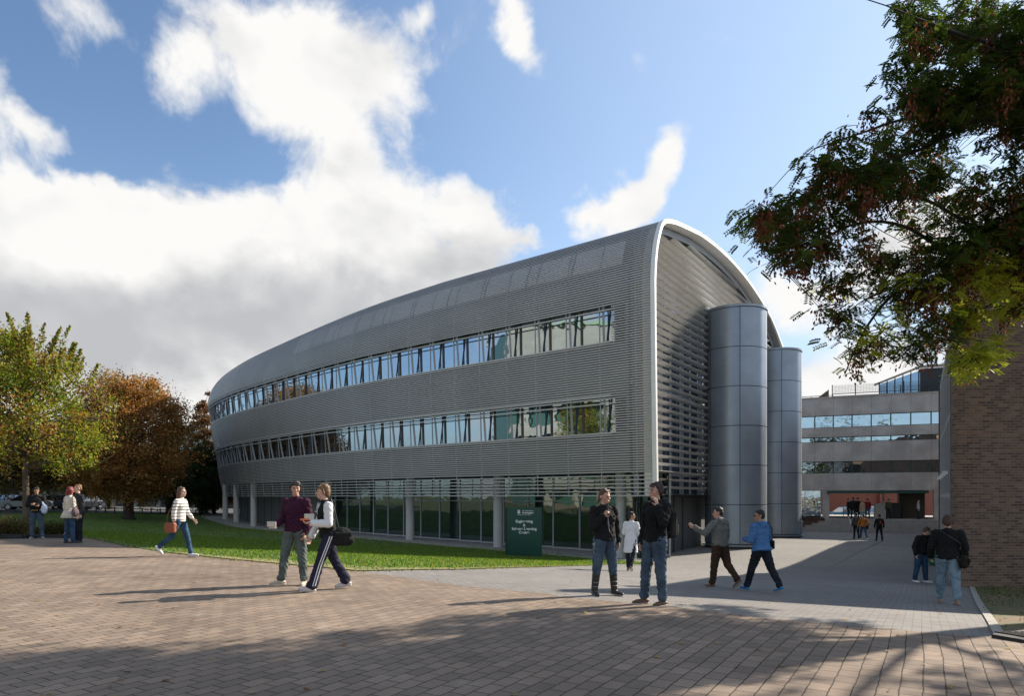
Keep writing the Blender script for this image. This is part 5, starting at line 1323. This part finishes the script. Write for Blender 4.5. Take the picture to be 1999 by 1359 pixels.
    def torso(Q, g, z0=.93, hem=.0):
        Q.ell(T(up((0, -.004, 1.28))), ((.160*B+g+.006)*sc, (.110*B+g+.006)*sc, .165*sc)); fl = (Ln@np.array([0, 1., 0]), .70)
        Q.cone(T(up((0, 0, 1.26))), T(up((0, 0, 1.08))), (.152*B+g)*sc, (.146*B+g)*sc, fl, 20, .3); Q.cone(T(up((0, 0, 1.10))), T(up((0, 0, z0))), (.146*B+g)*sc, (.166*B+g+hem)*sc, (fl[0], .74), 20, .12)
        [Q.cone(T(up((0, .01, 1.425))), T(up((s_*.145*B, .01, 1.395))), (.060+g)*sc, (.046+g)*sc) for s_ in (-1, 1)]; Q.cone(T(up((0, .012, 1.42))), T(up((0, .0, 1.475))), (.085+g*.5)*sc, (.060+g*.4)*sc)
    def sleeve(Q, k, g, cut=1.0):
        h = hands[k]; el, wr, sh = h['el'], h['wr'], h['sh']; Q.cone(sh, el, (.052*B+g)*sc, (.043+g)*sc)
        e_ = el+(wr-el)*cut*.97; Q.cone(el, e_, (.043+g)*sc, (.034+g+cuff)*sc)
    torso(Q, g, .95 if coat else .915, .02 if coat else 0)
    if coat:
        zc = coat; Q.cone(T(up((0, 0, 1.08))), T(up((0, 0, .95))), (.150*B+g)*sc, (.172*B+g)*sc, ((0, 1, 0), .74), 20, .15); Q.cone(T(up((0, 0, .96))), T((0, .01, zc)), (.172*B+g)*sc, (.20*B+g)*sc, ((0, 1, 0), .85), 20, .08)
    if sleeves is None:
        for k in 'lr': sleeve(Q, k, g, .72 if (stripes) else 1.0)
    if hood: Q.cone(T(up((-.06, .085, 1.47))), T(up((.06, .085, 1.47))), .052*sc, .052*sc); Q.cone(T(up((-.07, .05, 1.50))), T(up((-.06, -.055, 1.45))), .030*sc, .022*sc); Q.cone(T(up((.07, .05, 1.50))), T(up((.06, -.055, 1.45))), .030*sc, .022*sc); Q.cone(T(up((-.03, .10, 1.42))), T(up((.03, .10, 1.42))), .05*sc, .05*sc)
    Q.make(top, topm, t, max(vox, .009), 2, wr=.0085*sc if not stripes else .002, seed=px*.013+1)
    if sleeves is not None:
        for k in 'lr':
            Q = Pr(); sleeve(Q, k, g+.002); Q.make('sleeve', sleeves, t, max(vox, .009), 3, wr=.0055*sc, seed=px*.02+2)
    t['x'] = 0; del t['x']
    return t, hands, T, up, Hd, J, Ln
sole_of = {}
def carried(name, label, cat, P, build):
    """a thing carried by person P, a thing of its own at the person's place"""
    t = P[0]; o = thing(name, label, cat, t.location, t.rotation_euler[2]); build(o); return o
jean = lambda n, c: mat(n, c, .9, var=.45, vscale=5, vcol=tuple(v*.5 for v in c), bump=.3, bscale=70, spec=.15)
J_BLUE = jean('blue_denim', (.045,.095,.17)); J_MID = jean('mid_denim', (.075,.11,.155)); J_PALE = jean('pale_denim', (.24,.33,.40)); J_DARK = jean('dark_denim', (.02,.026,.035))
BLACK = cloth('black_cloth', (.014,.014,.015)); BLK2 = cloth('black_knit', (.010,.010,.011))
WHT = mat('white_shoe', (.72,.70,.66), .6); BRN = mat('brown_shoe', (.12,.065,.035), .6, var=.3); DKS = mat('dark_shoe', (.03,.025,.022), .5)
M_PAPER = mat('paper', (.62,.57,.48), .8, var=.15)

# --- purple jumper
P1 = person('young man in a dark purple jumper and grey green trousers holding a folded paper', 577, 12.05, 1.80, -8, lean=-2, head=(28, 4), legs=dict(l=(3, 5, 7, 0, 12), r=(8, 9, 5, 0, 48)),
  arms=dict(l=((.22,-.10,-1), (-.12,.42,-1)), r=((.16,-.02,-.97), (.02,.80,-.30), (-1,0,.3))), skin=SK_L, hair=(.018,.013,.012), hstyle='fringe', top='jumper', topm=cloth('purple_knit', (.052,.012,.032), .3), bot=jean('grey_green_cotton', (.13,.155,.145)), shoe=mat('beige_shoe', (.45,.39,.31), .7), build=1.02, baggy=.012)
def f(o):
    h = P1[1]['r']; c = h['p']+h['d']*.03+np.array([.0,0,0]); mb = MB(); mb.box(c+np.array([-.02,-.02,.03]), (.18, .018, .12), R(-25)); mb.box(c+np.array([-.04,-.045,.05]), (.13,.02,.09), R(4)); mb.build('sheets', M_PAPER, o, uv=False, bevel=.006)
    mb = MB(); mb.box(c+np.array([.0,-.012,.0]), (.17, .008, .015), R(-12)); mb.build('dark_binding', M_DARK, o, uv=False)
carried('folded_paper', 'cream folded papers held by the man in the purple jumper', 'papers', P1, f)
# --- tracksuit
P2 = person('man in a black and white tracksuit top and striped navy trousers', 641, 11.4, 1.80, -62, lean=6, head=(-16, -3), legs=dict(l=(21, 2, 4, 12, 2), r=(-17, 3, 14, -6, 2)),
  arms=dict(l=((.18,.12,-1), (-.15,.95,.05), (0,0,1)), r=((.14,.32,-1), (.0,.50,-.9))), skin=SK_P, hair=(.19,.10,.045), hstyle='mop', top='tracksuit_top', topm=BLACK, sleeves=mat('tracksuit_sleeve', (.68,.67,.66), .8, var=.1), bot=cloth('navy_track', (.022,.022,.045)), shoe=mat('pale_trainer', (.50,.47,.46), .6), build=1.02, flare=.022, baggy=.006)
mb = MB(); T_, J_, up_ = P2[2], P2[5], P2[3]; j = J_['l']
for o_ in (-.018, .018):
    pts = []
    for t_ in np.linspace(0, 1, 9):
        p = j['h']*(1-t_)+j['k']*t_; pts.append(T_(p+np.array([(.092-.012*t_)*1.12+.012, o_, 0])))
    for t_ in np.linspace(.12, .95, 7):
        p = j['k']*(1-t_)+j['a']*t_; pts.append(T_(p+np.array([.082+.010*t_, o_, 0])))
    mb.tube(pts, .008, 6)
mb.build('side_stripe', mat('stripe_white', (.72,.71,.70), .8), P2[0], uv=False)
mb = MB(); h = P2[1]['l']; mb.box(T_(up_((-.07,-.142,1.33))), (.09,.012,.012)); mb.tube([T_(up_((.03,-.105,1.47))), T_(up_((.04,-.138,1.36))), T_(up_((.045,-.142,1.28)))], .004, 5); mb.tube([T_(up_((-.03,-.105,1.47))), T_(up_((-.035,-.138,1.36))), T_(up_((-.04,-.142,1.30)))], .004, 5)
mb.build('drawstring', MATS['stripe_white'], P2[0], uv=False)
def f(o):
    h = P2[1]['l']; c = h['p']+h['d']*.02+np.array([0,0,.03]); mb = MB(); mb.box(c, (.05,.13,.03)); mb.build('phone_body', mat('orange_plastic', (.75,.13,.02), .4), o, uv=False, bevel=.006)
    mb = MB(); mb.box(c+np.array([0,.02,.015+.001]), (.036,.07,.003)); mb.build('screen', M_DARK, o, uv=False)
carried('orange_phone', 'small orange phone in the hand of the man in the tracksuit', 'phone', P2, f)
def f(o):
    h = P2[1]['l']; c = h['p']+np.array([-.03,.06,.07]); mb = MB(); mb.box(c, (.07,.15,.10), R(15)); mb.build('paper_sheets', M_PAPER, o, uv=False, bevel=.01)
carried('paper_bundle', 'small cream bundle held against the black tracksuit top', 'papers', P2, f)
def satchel(nm, label, P, c, r, m, strap=None):
    def f(o):
        Q = Pr(); c_ = np.array(c)*1.0; Q.ell(c_, r); Q.cone(c_+np.array([0,-r[1]*.6,-r[2]*.35]), c_+np.array([0,r[1]*.6,-r[2]*.35]), r[2]*.62, r[2]*.62, ((1,0,0), r[0]/r[2])); Q.make('bag_body', m, o, .011, 3, wr=.006)
        mb = MB(); mb.box(c_+np.array([0,0,r[2]*.25]), (r[0]*2.02, r[1]*1.7, r[2]*.5)); fl = mb.build('flap', m, o, uv=False, bevel=.02)
        if strap: mb = MB(); mb.tube([np.array(p) for p in strap], .012, 6); mb.build('strap', M_DARK, o, uv=False)
    return carried(nm, label, 'bag', P, f)
satchel('shoulder_bag', 'black round messenger bag swinging behind the man in the tracksuit', P2, (.16,.20,.90), (.075,.17,.16), cloth('bag_black', (.016,.017,.017)), strap=[(.17,.14,1.02),(.15,.08,1.3),(.0,.05,1.52),(-.12,-.06,1.4)])
# --- striped top woman
stripe_m, t_, b_, tcn = new_mat('striped_knit'); sxyz = t_.add('ShaderNodeSeparateXYZ'); t_.link(tcn.outputs['Object'], sxyz.inputs[0])
fr = t_.math('FRACT', t_.math('MULTIPLY', sxyz.outputs[2], 13.0)); t_.link(t_.mix(t_.math('GREATER_THAN', fr, .76), (.74,.70,.64), (.03,.03,.045)), b_.inputs['Base Color']); b_.inputs['Roughness'].default_value = .9
P3 = person('woman in a white and navy striped top and blue jeans walking to the right', 352, 16.6, 1.70, 82, lean=3, head=(0, -2), legs=dict(l=(17, 2, 5, 6, 0), r=(-22, 2, 32, -42, 0)),
  arms=dict(l=((.08,.28,-1), (.0,.75,-.8)), r=((.14,-.12,-1), (.05,.05,-1))), skin=SK_P, hair=(.11,.055,.028), hstyle='long', top='striped_top', topm=stripe_m, stripes=True, bot=J_BLUE, shoe=WHT, build=.9)
def f(o):
    h = P3[1]['r']; c = h['p']+np.array([-.05,.07,-.02]); mb = MB(); mb.box(c, (.10,.26,.24)); mb.build('bag_body', mat('tan_leather', (.27,.075,.03), .5, var=.2), o, uv=False, bevel=.03)
    mb = MB(); mb.box(c+np.array([-.055,0,.03]), (.012,.25,.16)); mb.build('flap', MATS['tan_leather'], o, uv=False, bevel=.005)
    mb = MB(); mb.tube([c+np.array([0,-.11,.1]), c+np.array([.02,-.08,.35]), np.array(P3[1]['r']['sh'])+np.array([0,0,.07]), c+np.array([.03,.08,.35]), c+np.array([0,.11,.1])], .008, 6); mb.build('strap', MATS['tan_leather'], o, uv=False)
carried('leather_handbag', 'tan brown leather handbag at the hip of the woman in stripes', 'bag', P3, f)
# --- man by the tree
P4 = person('person with folded arms in a black zip jacket standing by the young tree', 72, 22.6, 1.68, 22, head=(18, 0), legs=dict(l=(2, 6, 3, 0, 25), r=(0, 4, 2, 0, 5)), arms=dict(l=((.22,.28,-1), (-.85,.55,.12)), r=((.22,.28,-1), (-.9,.5,-.02))),
  skin=SK_M, hair=(.012,.010,.010), hstyle='fringe', top='jacket', topm=BLACK, bot=J_MID, shoe=mat('grey_shoe', (.25,.25,.26), .6), q=.8, build=1.08, baggy=.012)
mb = MB(); mb.tube([P4[2](P4[3]((x_, -.145+abs(x_)*.25, 1.0-.03))) for x_ in np.linspace(-.13, .13, 6)], .014, 6); mb.build('jacket_hem', mat('ochre_trim', (.42,.27,.07), .8), P4[0], uv=False)
def f(o):
    Q = Pr(); Q.ell((.25,-.17,.98), (.10,.05,.16)); Q.cone((.24,-.17,1.1), (.19,-.16,1.22), .05, .02, ((0,1,0), .6)); Q.make('bag_body', mat('pale_blue_plastic', (.50,.56,.70), .4, var=.2), o, .012, 3, wr=.008)
carried('carrier_bag', 'pale blue carrier bag hanging from the folded arms by the young tree', 'bag', P4, f)
# --- red hair and friend
P5 = person('woman with red hair and a cream flared coat seen from behind', 137, 19.9, 1.64, 152, head=(28, 2), legs=dict(l=(-2, 4, 3, 0, 5), r=(3, 3, 4, 0, 40)), arms=dict(l=((.30,.0,-1), (.02,.35,-1)), r=((.30,-.02,-1), (.02,.3,-1))),
  skin=SK_P, hair=(.20,.022,.022), hstyle='bob', top='coat', topm=cloth('cream_wool', (.60,.56,.47), .12), bot=J_BLUE, shoe=DKS, coat=.80, build=.98, q=.8)
P5b = P5[2]; mb = MB()
for i in range(13):
    a = math.pi*(i/12)*1.0; mb.tube([P5b((math.cos(a)*.145, .015+math.sin(a)*.125, 1.05)), P5b((math.cos(a)*.19, .02+math.sin(a)*.165, .92)), P5b((math.cos(a)*.235, .02+math.sin(a)*.205, .80))], [.012, .022, .030], 7)
mb.tube([P5b((math.cos(a)*.155, .005+math.sin(a)*.135, 1.07)) for a in np.linspace(-.2, math.pi+.2, 12)], .013, 6)
mb.build('pleats', MATS['cream_wool'], P5[0], smooth=True, uv=False)
def f(o):
    Q = Pr(); Q.ell((-.30,.02,.92), (.07,.11,.13)); Q.cone((-.29,.02,.98), (-.25,.0,1.12), .06, .02); Q.make('bag_body', cloth('mauve_bag', (.14,.10,.11)), o, .011, 3, wr=.006)
    mb = MB(); mb.tube([(-.29,-.06,1.0),(-.26,-.02,1.3),(-.17,.0,1.44),(-.25,.06,1.3),(-.29,.10,1.0)], .008, 6); mb.build('strap', MATS['mauve_bag'], o, uv=False)
carried('shoulder_bag', 'grey mauve slouchy bag on the shoulder of the woman with red hair', 'bag', P5, f)
P6 = person('man with short ginger hair in a black jacket facing the woman with red hair', 153, 20.6, 1.74, -30, head=(-10, 2), legs=dict(l=(2, 4, 3, 0), r=(-2, 4, 3, 0)), arms=dict(l=((.2,.0,-1), (.05,.2,-1)), r=((.2,.1,-1), (-.1,.4,-.9))), skin=SK_P, hair=(.20,.085,.035), top='jacket', topm=cloth('charcoal_jacket', (.03,.03,.035)), bot=J_DARK, shoe=DKS, q=.8, build=1.0, coat=.86)
# --- man in boots
P7 = person('man with brown hair in a black jacket, jeans and tall black boots', 1181, 11.45, 1.76, 24, lean=-2, head=(14, 8), legs=dict(l=(2, 7, 3, 0, 12), r=(3, 9, 5, 0, 8)),
  arms=dict(l=((.22,-.12,-1), (-.02,.30,-1)), r=((.20,.10,-1), (-.62,.50,.85), (-.5,.2,.5), 1.3)), skin=SK_L, hair=(.085,.045,.025), hstyle='short', top='jacket', topm=BLACK, bot=J_MID, boots=mat('black_boot', (.012,.011,.011), .35), build=1.05, baggy=.012, ponytail=True)
mb = MB(); T_ = P7[2]; u_ = P7[3]
mb.tube([T_(u_((-.04,-.135,1.46))), T_(u_((-.02,-.15,1.3))), T_(u_((0,-.15,1.05)))], .005, 5); mb.box(T_(u_((-.09,-.14,1.33))), (.03,.008,.015)); mb.build('zip_and_badge', M_STEEL, P7[0], uv=False)
mb = MB(); mb.tube([T_((-.17,-.03,.95)), T_((-.22,-.03,.84)), T_((-.215,-.01,.70)), T_((-.19,.01,.60))], .008, 6); mb.tube([T_((-.15,-.08,.93)), T_((-.19,-.07,.78)), T_((-.22,.03,.86))], .005, 6); mb.build('belt_chain', M_STEEL, P7[0], uv=False)
for k in 'lr':
    j = P7[5][k]; mb = MB()
    for t_ in (.15, .32, .49, .66, .83):
        p = j['k']*(1-t_)+j['a']*t_; 
        if t_ > .4: mb.tube([T_(p+np.array([.06*math.cos(a), .062*math.sin(a), 0])) for a in np.linspace(-2.6, -.5, 7)], .0035, 5)
    mb.build('boot_buckles', M_STRUT, P7[0], uv=False)
def f(o):
    h = P7[1]['r']; c = h['p']; mb = MB(); mb.tube([c+np.array([.0,0,-.22]), c+np.array([0,-.0,-.05]), c+np.array([0,0,.10])], [.012,.014,.018], 10); mb.tube([c+np.array([0,0,.10]), c+np.array([0,0,.15])], [.026,.024], 10); mb.build('umbrella_body', M_DARK, o, uv=False)
carried('folded_umbrella', 'slim black folded umbrella held up by the man in tall boots', 'umbrella', P7, f)
# --- white coat
P8 = person('man in a long white lab coat walking away beside the column', 1232, 20.2, 1.74, 150, lean=4, head=(-60, 0), legs=dict(l=(12, 3, 6, 4, 0), r=(-16, 3, 22, -22, 0)), arms=dict(l=((.18,.1,-1), (.1,.75,.1)), r=((.2,.18,-1), (.05,.45,-.85))), skin=SK_M, hair=(.012,.010,.010), top='lab_coat', topm=cloth('white_cotton', (.70,.70,.73), .08), bot=J_DARK, shoe=DKS, coat=.56, q=.8)
def f(o):
    h = P8[1]['l']; c = h['p']+np.array([0,0,.02]); mb = MB(); mb.lathe(c-np.array([0,0,.1]), [(.034,0),(.036,.02),(.036,.15),(.014,.20),(.014,.235)], 12); mb.build('bottle_body', mat('clear_plastic', (.55,.62,.66), .15), o, uv=False)
    mb = MB(); mb.lathe(c+np.array([0,0,.136]), [(.017,0),(.017,.025)], 12); mb.build('cap', mat('cap_blue', (.03,.06,.3), .4), o, uv=False)
carried('water_bottle', 'clear water bottle with a blue cap held by the man in the lab coat', 'bottle', P8, f)
# --- black jumper, hand at his face
P9 = person('tall man in a black hooded top and faded jeans holding a hand to his face', 1279, 10.35, 1.83, -58, lean=-3, head=(-12, 3), legs=dict(l=(1, 4, 5, 0, 6), r=(8, 4, 7, 0, 10)),
  arms=dict(l=((.30,.45,-.9), (-.28,.14,1.0), (-1,.1,0), .35), r=((.2,-.05,-1), (-.1,.35,-1))), skin=SK_L, hair=(.03,.016,.012), hstyle='fringe', top='hooded_top', topm=BLK2, bot=J_MID, shoe=BRN, build=1.05, hood=True, baggy=.012)
def rucksack(label, P, m, s=1.0, z=1.2, off=.19):
    def f(o):
        mb = MB(); mb.box(np.array([0, off, z]), (.30*s, .17*s, .42*s)); mb.build('bag_body', m, o, uv=False, bevel=.05)
        mb = MB(); mb.box(np.array([0, off+.10*s, z-.09*s]), (.22*s, .06, .20*s)); pk = mb.build('pocket', m, o, uv=False, bevel=.025)
        mb = MB(); mb.tube([np.array([-.10,off+.135*s,z-.13]), np.array([-.10,off+.137*s,z-.02]), np.array([0,off+.138*s,z+.01]), np.array([.10,off+.137*s,z-.02]), np.array([.10,off+.135*s,z-.13])], .006, 6); mb.build('piping', mat('piping_tan', (.36,.29,.17), .6), pk, uv=False)
        for s_ in (-1, 1):
            mb = MB(); mb.tube([(s_*.11,off-.06,z+.18),(s_*.13,.02,z+.295),(s_*.135,-.12,z+.16),(s_*.14,-.13,z),(s_*.13,off-.05,z-.15)], .016, 6); mb.build('strap', m, o, uv=False)
    return carried('rucksack', label, 'rucksack', P, f)
rucksack('black rucksack with tan piping worn by the tall man in the black hooded top', P9, cloth('rucksack_black', (.012,.013,.014)), 1.05, 1.22, .25)
# --- grey hoodie
grad, t_, b_, tcn = new_mat('grey_marl'); n_ = t_.noise(tcn.outputs['Object'], 90, 3, .8); t_.link(t_.mix(t_.smooth(n_.outputs['Fac'], .35, .65), (.07,.072,.066), (.19,.19,.17)), b_.inputs['Base Color']); b_.inputs['Roughness'].default_value = .95
P10 = person('man in a marled grey hooded cardigan and brown trousers pointing to the left', 1406, 14.75, 1.72, -146, lean=3, head=(38, 2), legs=dict(l=(8, 3, 3, 0, 5), r=(-14, 4, 26, -34, 0)),
  arms=dict(l=((.50,.42,-.70), (.55,.45,.42)), r=((.16,.05,-1), (.05,.35,-1))), skin=SK_L, hair=(.020,.014,.012), top='hooded_cardigan', topm=grad, bot=cloth('brown_trousers', (.05,.028,.018)), shoe=mat('brown_trainer', (.14,.07,.04), .6), hood=True, build=1.08, baggy=.014)
mb = MB(); u_ = P10[3]; mb.ball(P10[2](u_((0,.075,1.475))), (.058,.045,.06), 12); mb.build('hood_lining', mat('lining_white', (.66,.66,.68), .9), P10[0], uv=False, smooth=True)
# --- blue patterned jacket
pat, t_, b_, tcn = new_mat('blue_quilt'); vo_ = t_.add('ShaderNodeTexBrick'); vo_.offset = .5; t_.link(t_.mapping(tcn.outputs['Object'], rot=(R(90),0,R(0)), scale=(1.1,.7,1)), vo_.inputs['Vector']); vo_.inputs['Scale'].default_value = 1; vo_.inputs['Brick Width'].default_value = .05; vo_.inputs['Row Height'].default_value = .05; vo_.inputs['Mortar Size'].default_value = .006; vo_.inputs['Mortar Smooth'].default_value = 1.0
vo_.inputs['Color1'].default_value = c4((.035,.12,.30)); vo_.inputs['Color2'].default_value = c4((.05,.15,.34)); vo_.inputs['Mortar'].default_value = c4((.085,.19,.37)); t_.link(vo_.outputs['Color'], b_.inputs['Base Color']); b_.inputs['Roughness'].default_value = .8
P11 = person('young man in a blue patterned hooded jacket and glasses smiling to the left', 1487, 14.25, 1.72, -156, lean=4, head=(58, 2), legs=dict(l=(20, 5, 4, 6, 0), r=(-20, 5, 14, -14, 0)),
  arms=dict(l=((.24,.15,-1), (-.2,.9,.05)), r=((.2,.12,-1), (-.1,.6,-.7))), skin=SK_M, hair=(.016,.012,.012), top='jacket', topm=pat, bot=J_DARK, shoe=mat('blue_trainer', (.02,.16,.34), .5), hood=True, glasses=True, build=1.05, baggy=.012, coat=.90)
mb = MB(); u_ = P11[3]; mb.ball(P11[2](u_((0,.06,1.485))), (.062,.05,.04), 12); mb.build('collar', MATS['lining_white'], P11[0], uv=False, smooth=True)
def f(o):
    mb = MB(); mb.box((-.235,.02,.98), (.035,.20,.18)); mb.build('bag_body', MATS['black_cloth'], o, uv=False, bevel=.012)
    mb = MB(); mb.tube([(-.24,.06,1.06),(-.225,.07,1.3),(-.15,.05,1.46),(-.2,-.06,1.3),(-.24,-.05,1.06)], .010, 6); mb.build('strap', M_DARK, o, uv=False)
carried('slim_bag', 'slim black bag hanging on the right side of the blue patterned jacket', 'bag', P11, f)
# --- man in the shade, back view
P12 = person('man in a bulky black coat and pale jeans walking away past the brick wall', 1851, 13.9, 1.80, 150, lean=2, head=(-8, 4), legs=dict(l=(16, 3, 5, 4, 0), r=(-14, 4, 12, -12, 0)), arms=dict(l=((.30,.02,-1), (.0,.6,-.8)), r=((.30,-.02,-1), (-.05,.35,-1))), skin=SK_L, hair=(.07,.03,.018), hstyle='mop', top='coat', topm=BLACK, bot=J_PALE, shoe=mat('tan_shoe', (.34,.19,.10), .6), build=1.14, baggy=.014)
satchel('shoulder_bag', 'dark brown messenger bag on the hip of the man in pale jeans', P12, (-.26,.10,.88), (.11,.19,.14), cloth('bag_brown', (.022,.018,.013)), strap=[(-.25,.02,1.0),(-.2,.13,1.25),(.0,.17,1.4),(.16,.05,1.50)])
P13 = person('young man in a black jacket and blue jeans with white trainers looking down', 1799, 20.3, 1.66, 20, lean=10, head=(24, 26), legs=dict(l=(4, 4, 4, 0, 22), r=(-6, 3, 6, 0)), arms=dict(l=((.2,.1,-1), (-.3,.7,-.3)), r=((.3,-.1,-1), (.05,.25,-1))), skin=SK_L, hair=(.08,.038,.022), hstyle='fringe', top='jacket', topm=BLACK, bot=J_BLUE, shoe=WHT, q=.8, build=1.18, baggy=.016)
# --- far group on the plaza
P14 = person('person in an orange jacket and jeans carrying a dark bag before the steps', 1686, 45.5, 1.70, 172, legs=dict(l=(10, 5, 4, 0), r=(-12, 5, 14, -14)), arms=dict(l=((.45,.0,-.9), (.0,.45,-.8)), r=((.45,.0,-.9), (.0,.45,-.8))), hair=(.02,.015,.012), top='jacket', topm=cloth('orange_jacket', (.42,.15,.03)), bot=J_BLUE, shoe=WHT, q=.4, build=1.1)
P15 = person('person in a dark grey top left of the orange jacket', 1672, 46.5, 1.76, 175, arms=dict(l=((.2,.0,-1), (.0,.3,-1)), r=((.5,.0,-.85), (-.4,.3,-.6))), hair=(.02,.015,.012), top='jacket', topm=cloth('grey_top', (.07,.075,.08)), bot=J_DARK, shoe=DKS, q=.4, legs=dict(l=(4,2,4,0), r=(-6,2,6,0)))
P16 = person('person in a black suit jacket with a red pack walking towards the steps', 1717, 44.5, 1.72, 178, arms=dict(l=((.3,.05,-1), (.05,.2,-1)), r=((.3,-.05,-1), (.1,.2,-1))), hair=(.02,.015,.012), top='jacket', topm=BLACK, bot=J_DARK, shoe=DKS, q=.4, legs=dict(l=(5,5,4,0), r=(-5,5,6,0)), build=1.1)
def f(o): mb = MB(); mb.box((0,.16,1.22), (.10,.08,.22)); mb.build('bag_body', mat('red_nylon', (.30,.04,.03), .6), o, uv=False, bevel=.02)
carried('small_pack', 'small red pack on the back of the person in the black suit jacket', 'rucksack', P16, f)
def f(o): mb = MB(); mb.box((-.22,.02,.86), (.12,.30,.24)); mb.build('bag_body', MATS['black_cloth'], o, uv=False, bevel=.03)
carried('dark_bag', 'dark bag hanging beside the orange jacket', 'bag', P14, f)
def onfloor(label, px, dn, **kw):
    k = (px-CX)/F; s_ = (e0[0]-k*e0[1]+en[0]*dn-k*en[1]*dn)/(k*ed[1]-ed[0]); q_ = cp(s_, 0, dn)
    return person(label, px, 0, kw.pop('H', 1.75), kw.pop('yaw', 180), world=(q_[0], q_[1]), lift=FZ-G(q_[0], q_[1]), q=.4, **kw)
onfloor('person in black at the left of the dark group under the passage', 1657, .6, top='jacket', topm=BLACK, bot=J_DARK, shoe=DKS, yaw=90)
onfloor('tall person in black at the centre of the dark group under the passage', 1666, .9, H=1.86, top='jacket', topm=BLACK, bot=J_DARK, shoe=DKS, build=1.15)
onfloor('person in black beside the tall one in the dark group under the passage', 1675, .5, H=1.84, top='jacket', topm=BLACK, bot=J_DARK, shoe=DKS, yaw=120)
onfloor('person in a long beige coat on top of the steps', 1684, 1.0, H=1.62, top='coat', topm=cloth('beige_coat', (.36,.25,.17)), coat=.65, bot=J_PALE, shoe=DKS, hair=(.25,.17,.09))
onfloor('person in a dark red jacket and jeans on top of the steps', 1694, .7, top='jacket', topm=cloth('dark_red_jacket', (.14,.012,.015)), bot=J_MID, shoe=DKS, build=1.15)
onfloor('person in an olive jacket standing alone on top of the steps', 1735, .8, H=1.74, top='jacket', topm=cloth('olive_jacket', (.05,.055,.03)), bot=J_DARK, shoe=DKS, yaw=170)
onfloor('person in a pale blue shirt at the right of the passage', 1793, -.3, H=1.66, top='shirt', topm=cloth('pale_blue_shirt', (.34,.38,.46)), bot=cloth('navy_skirt', (.02,.025,.06)), shoe=DKS, yaw=60)
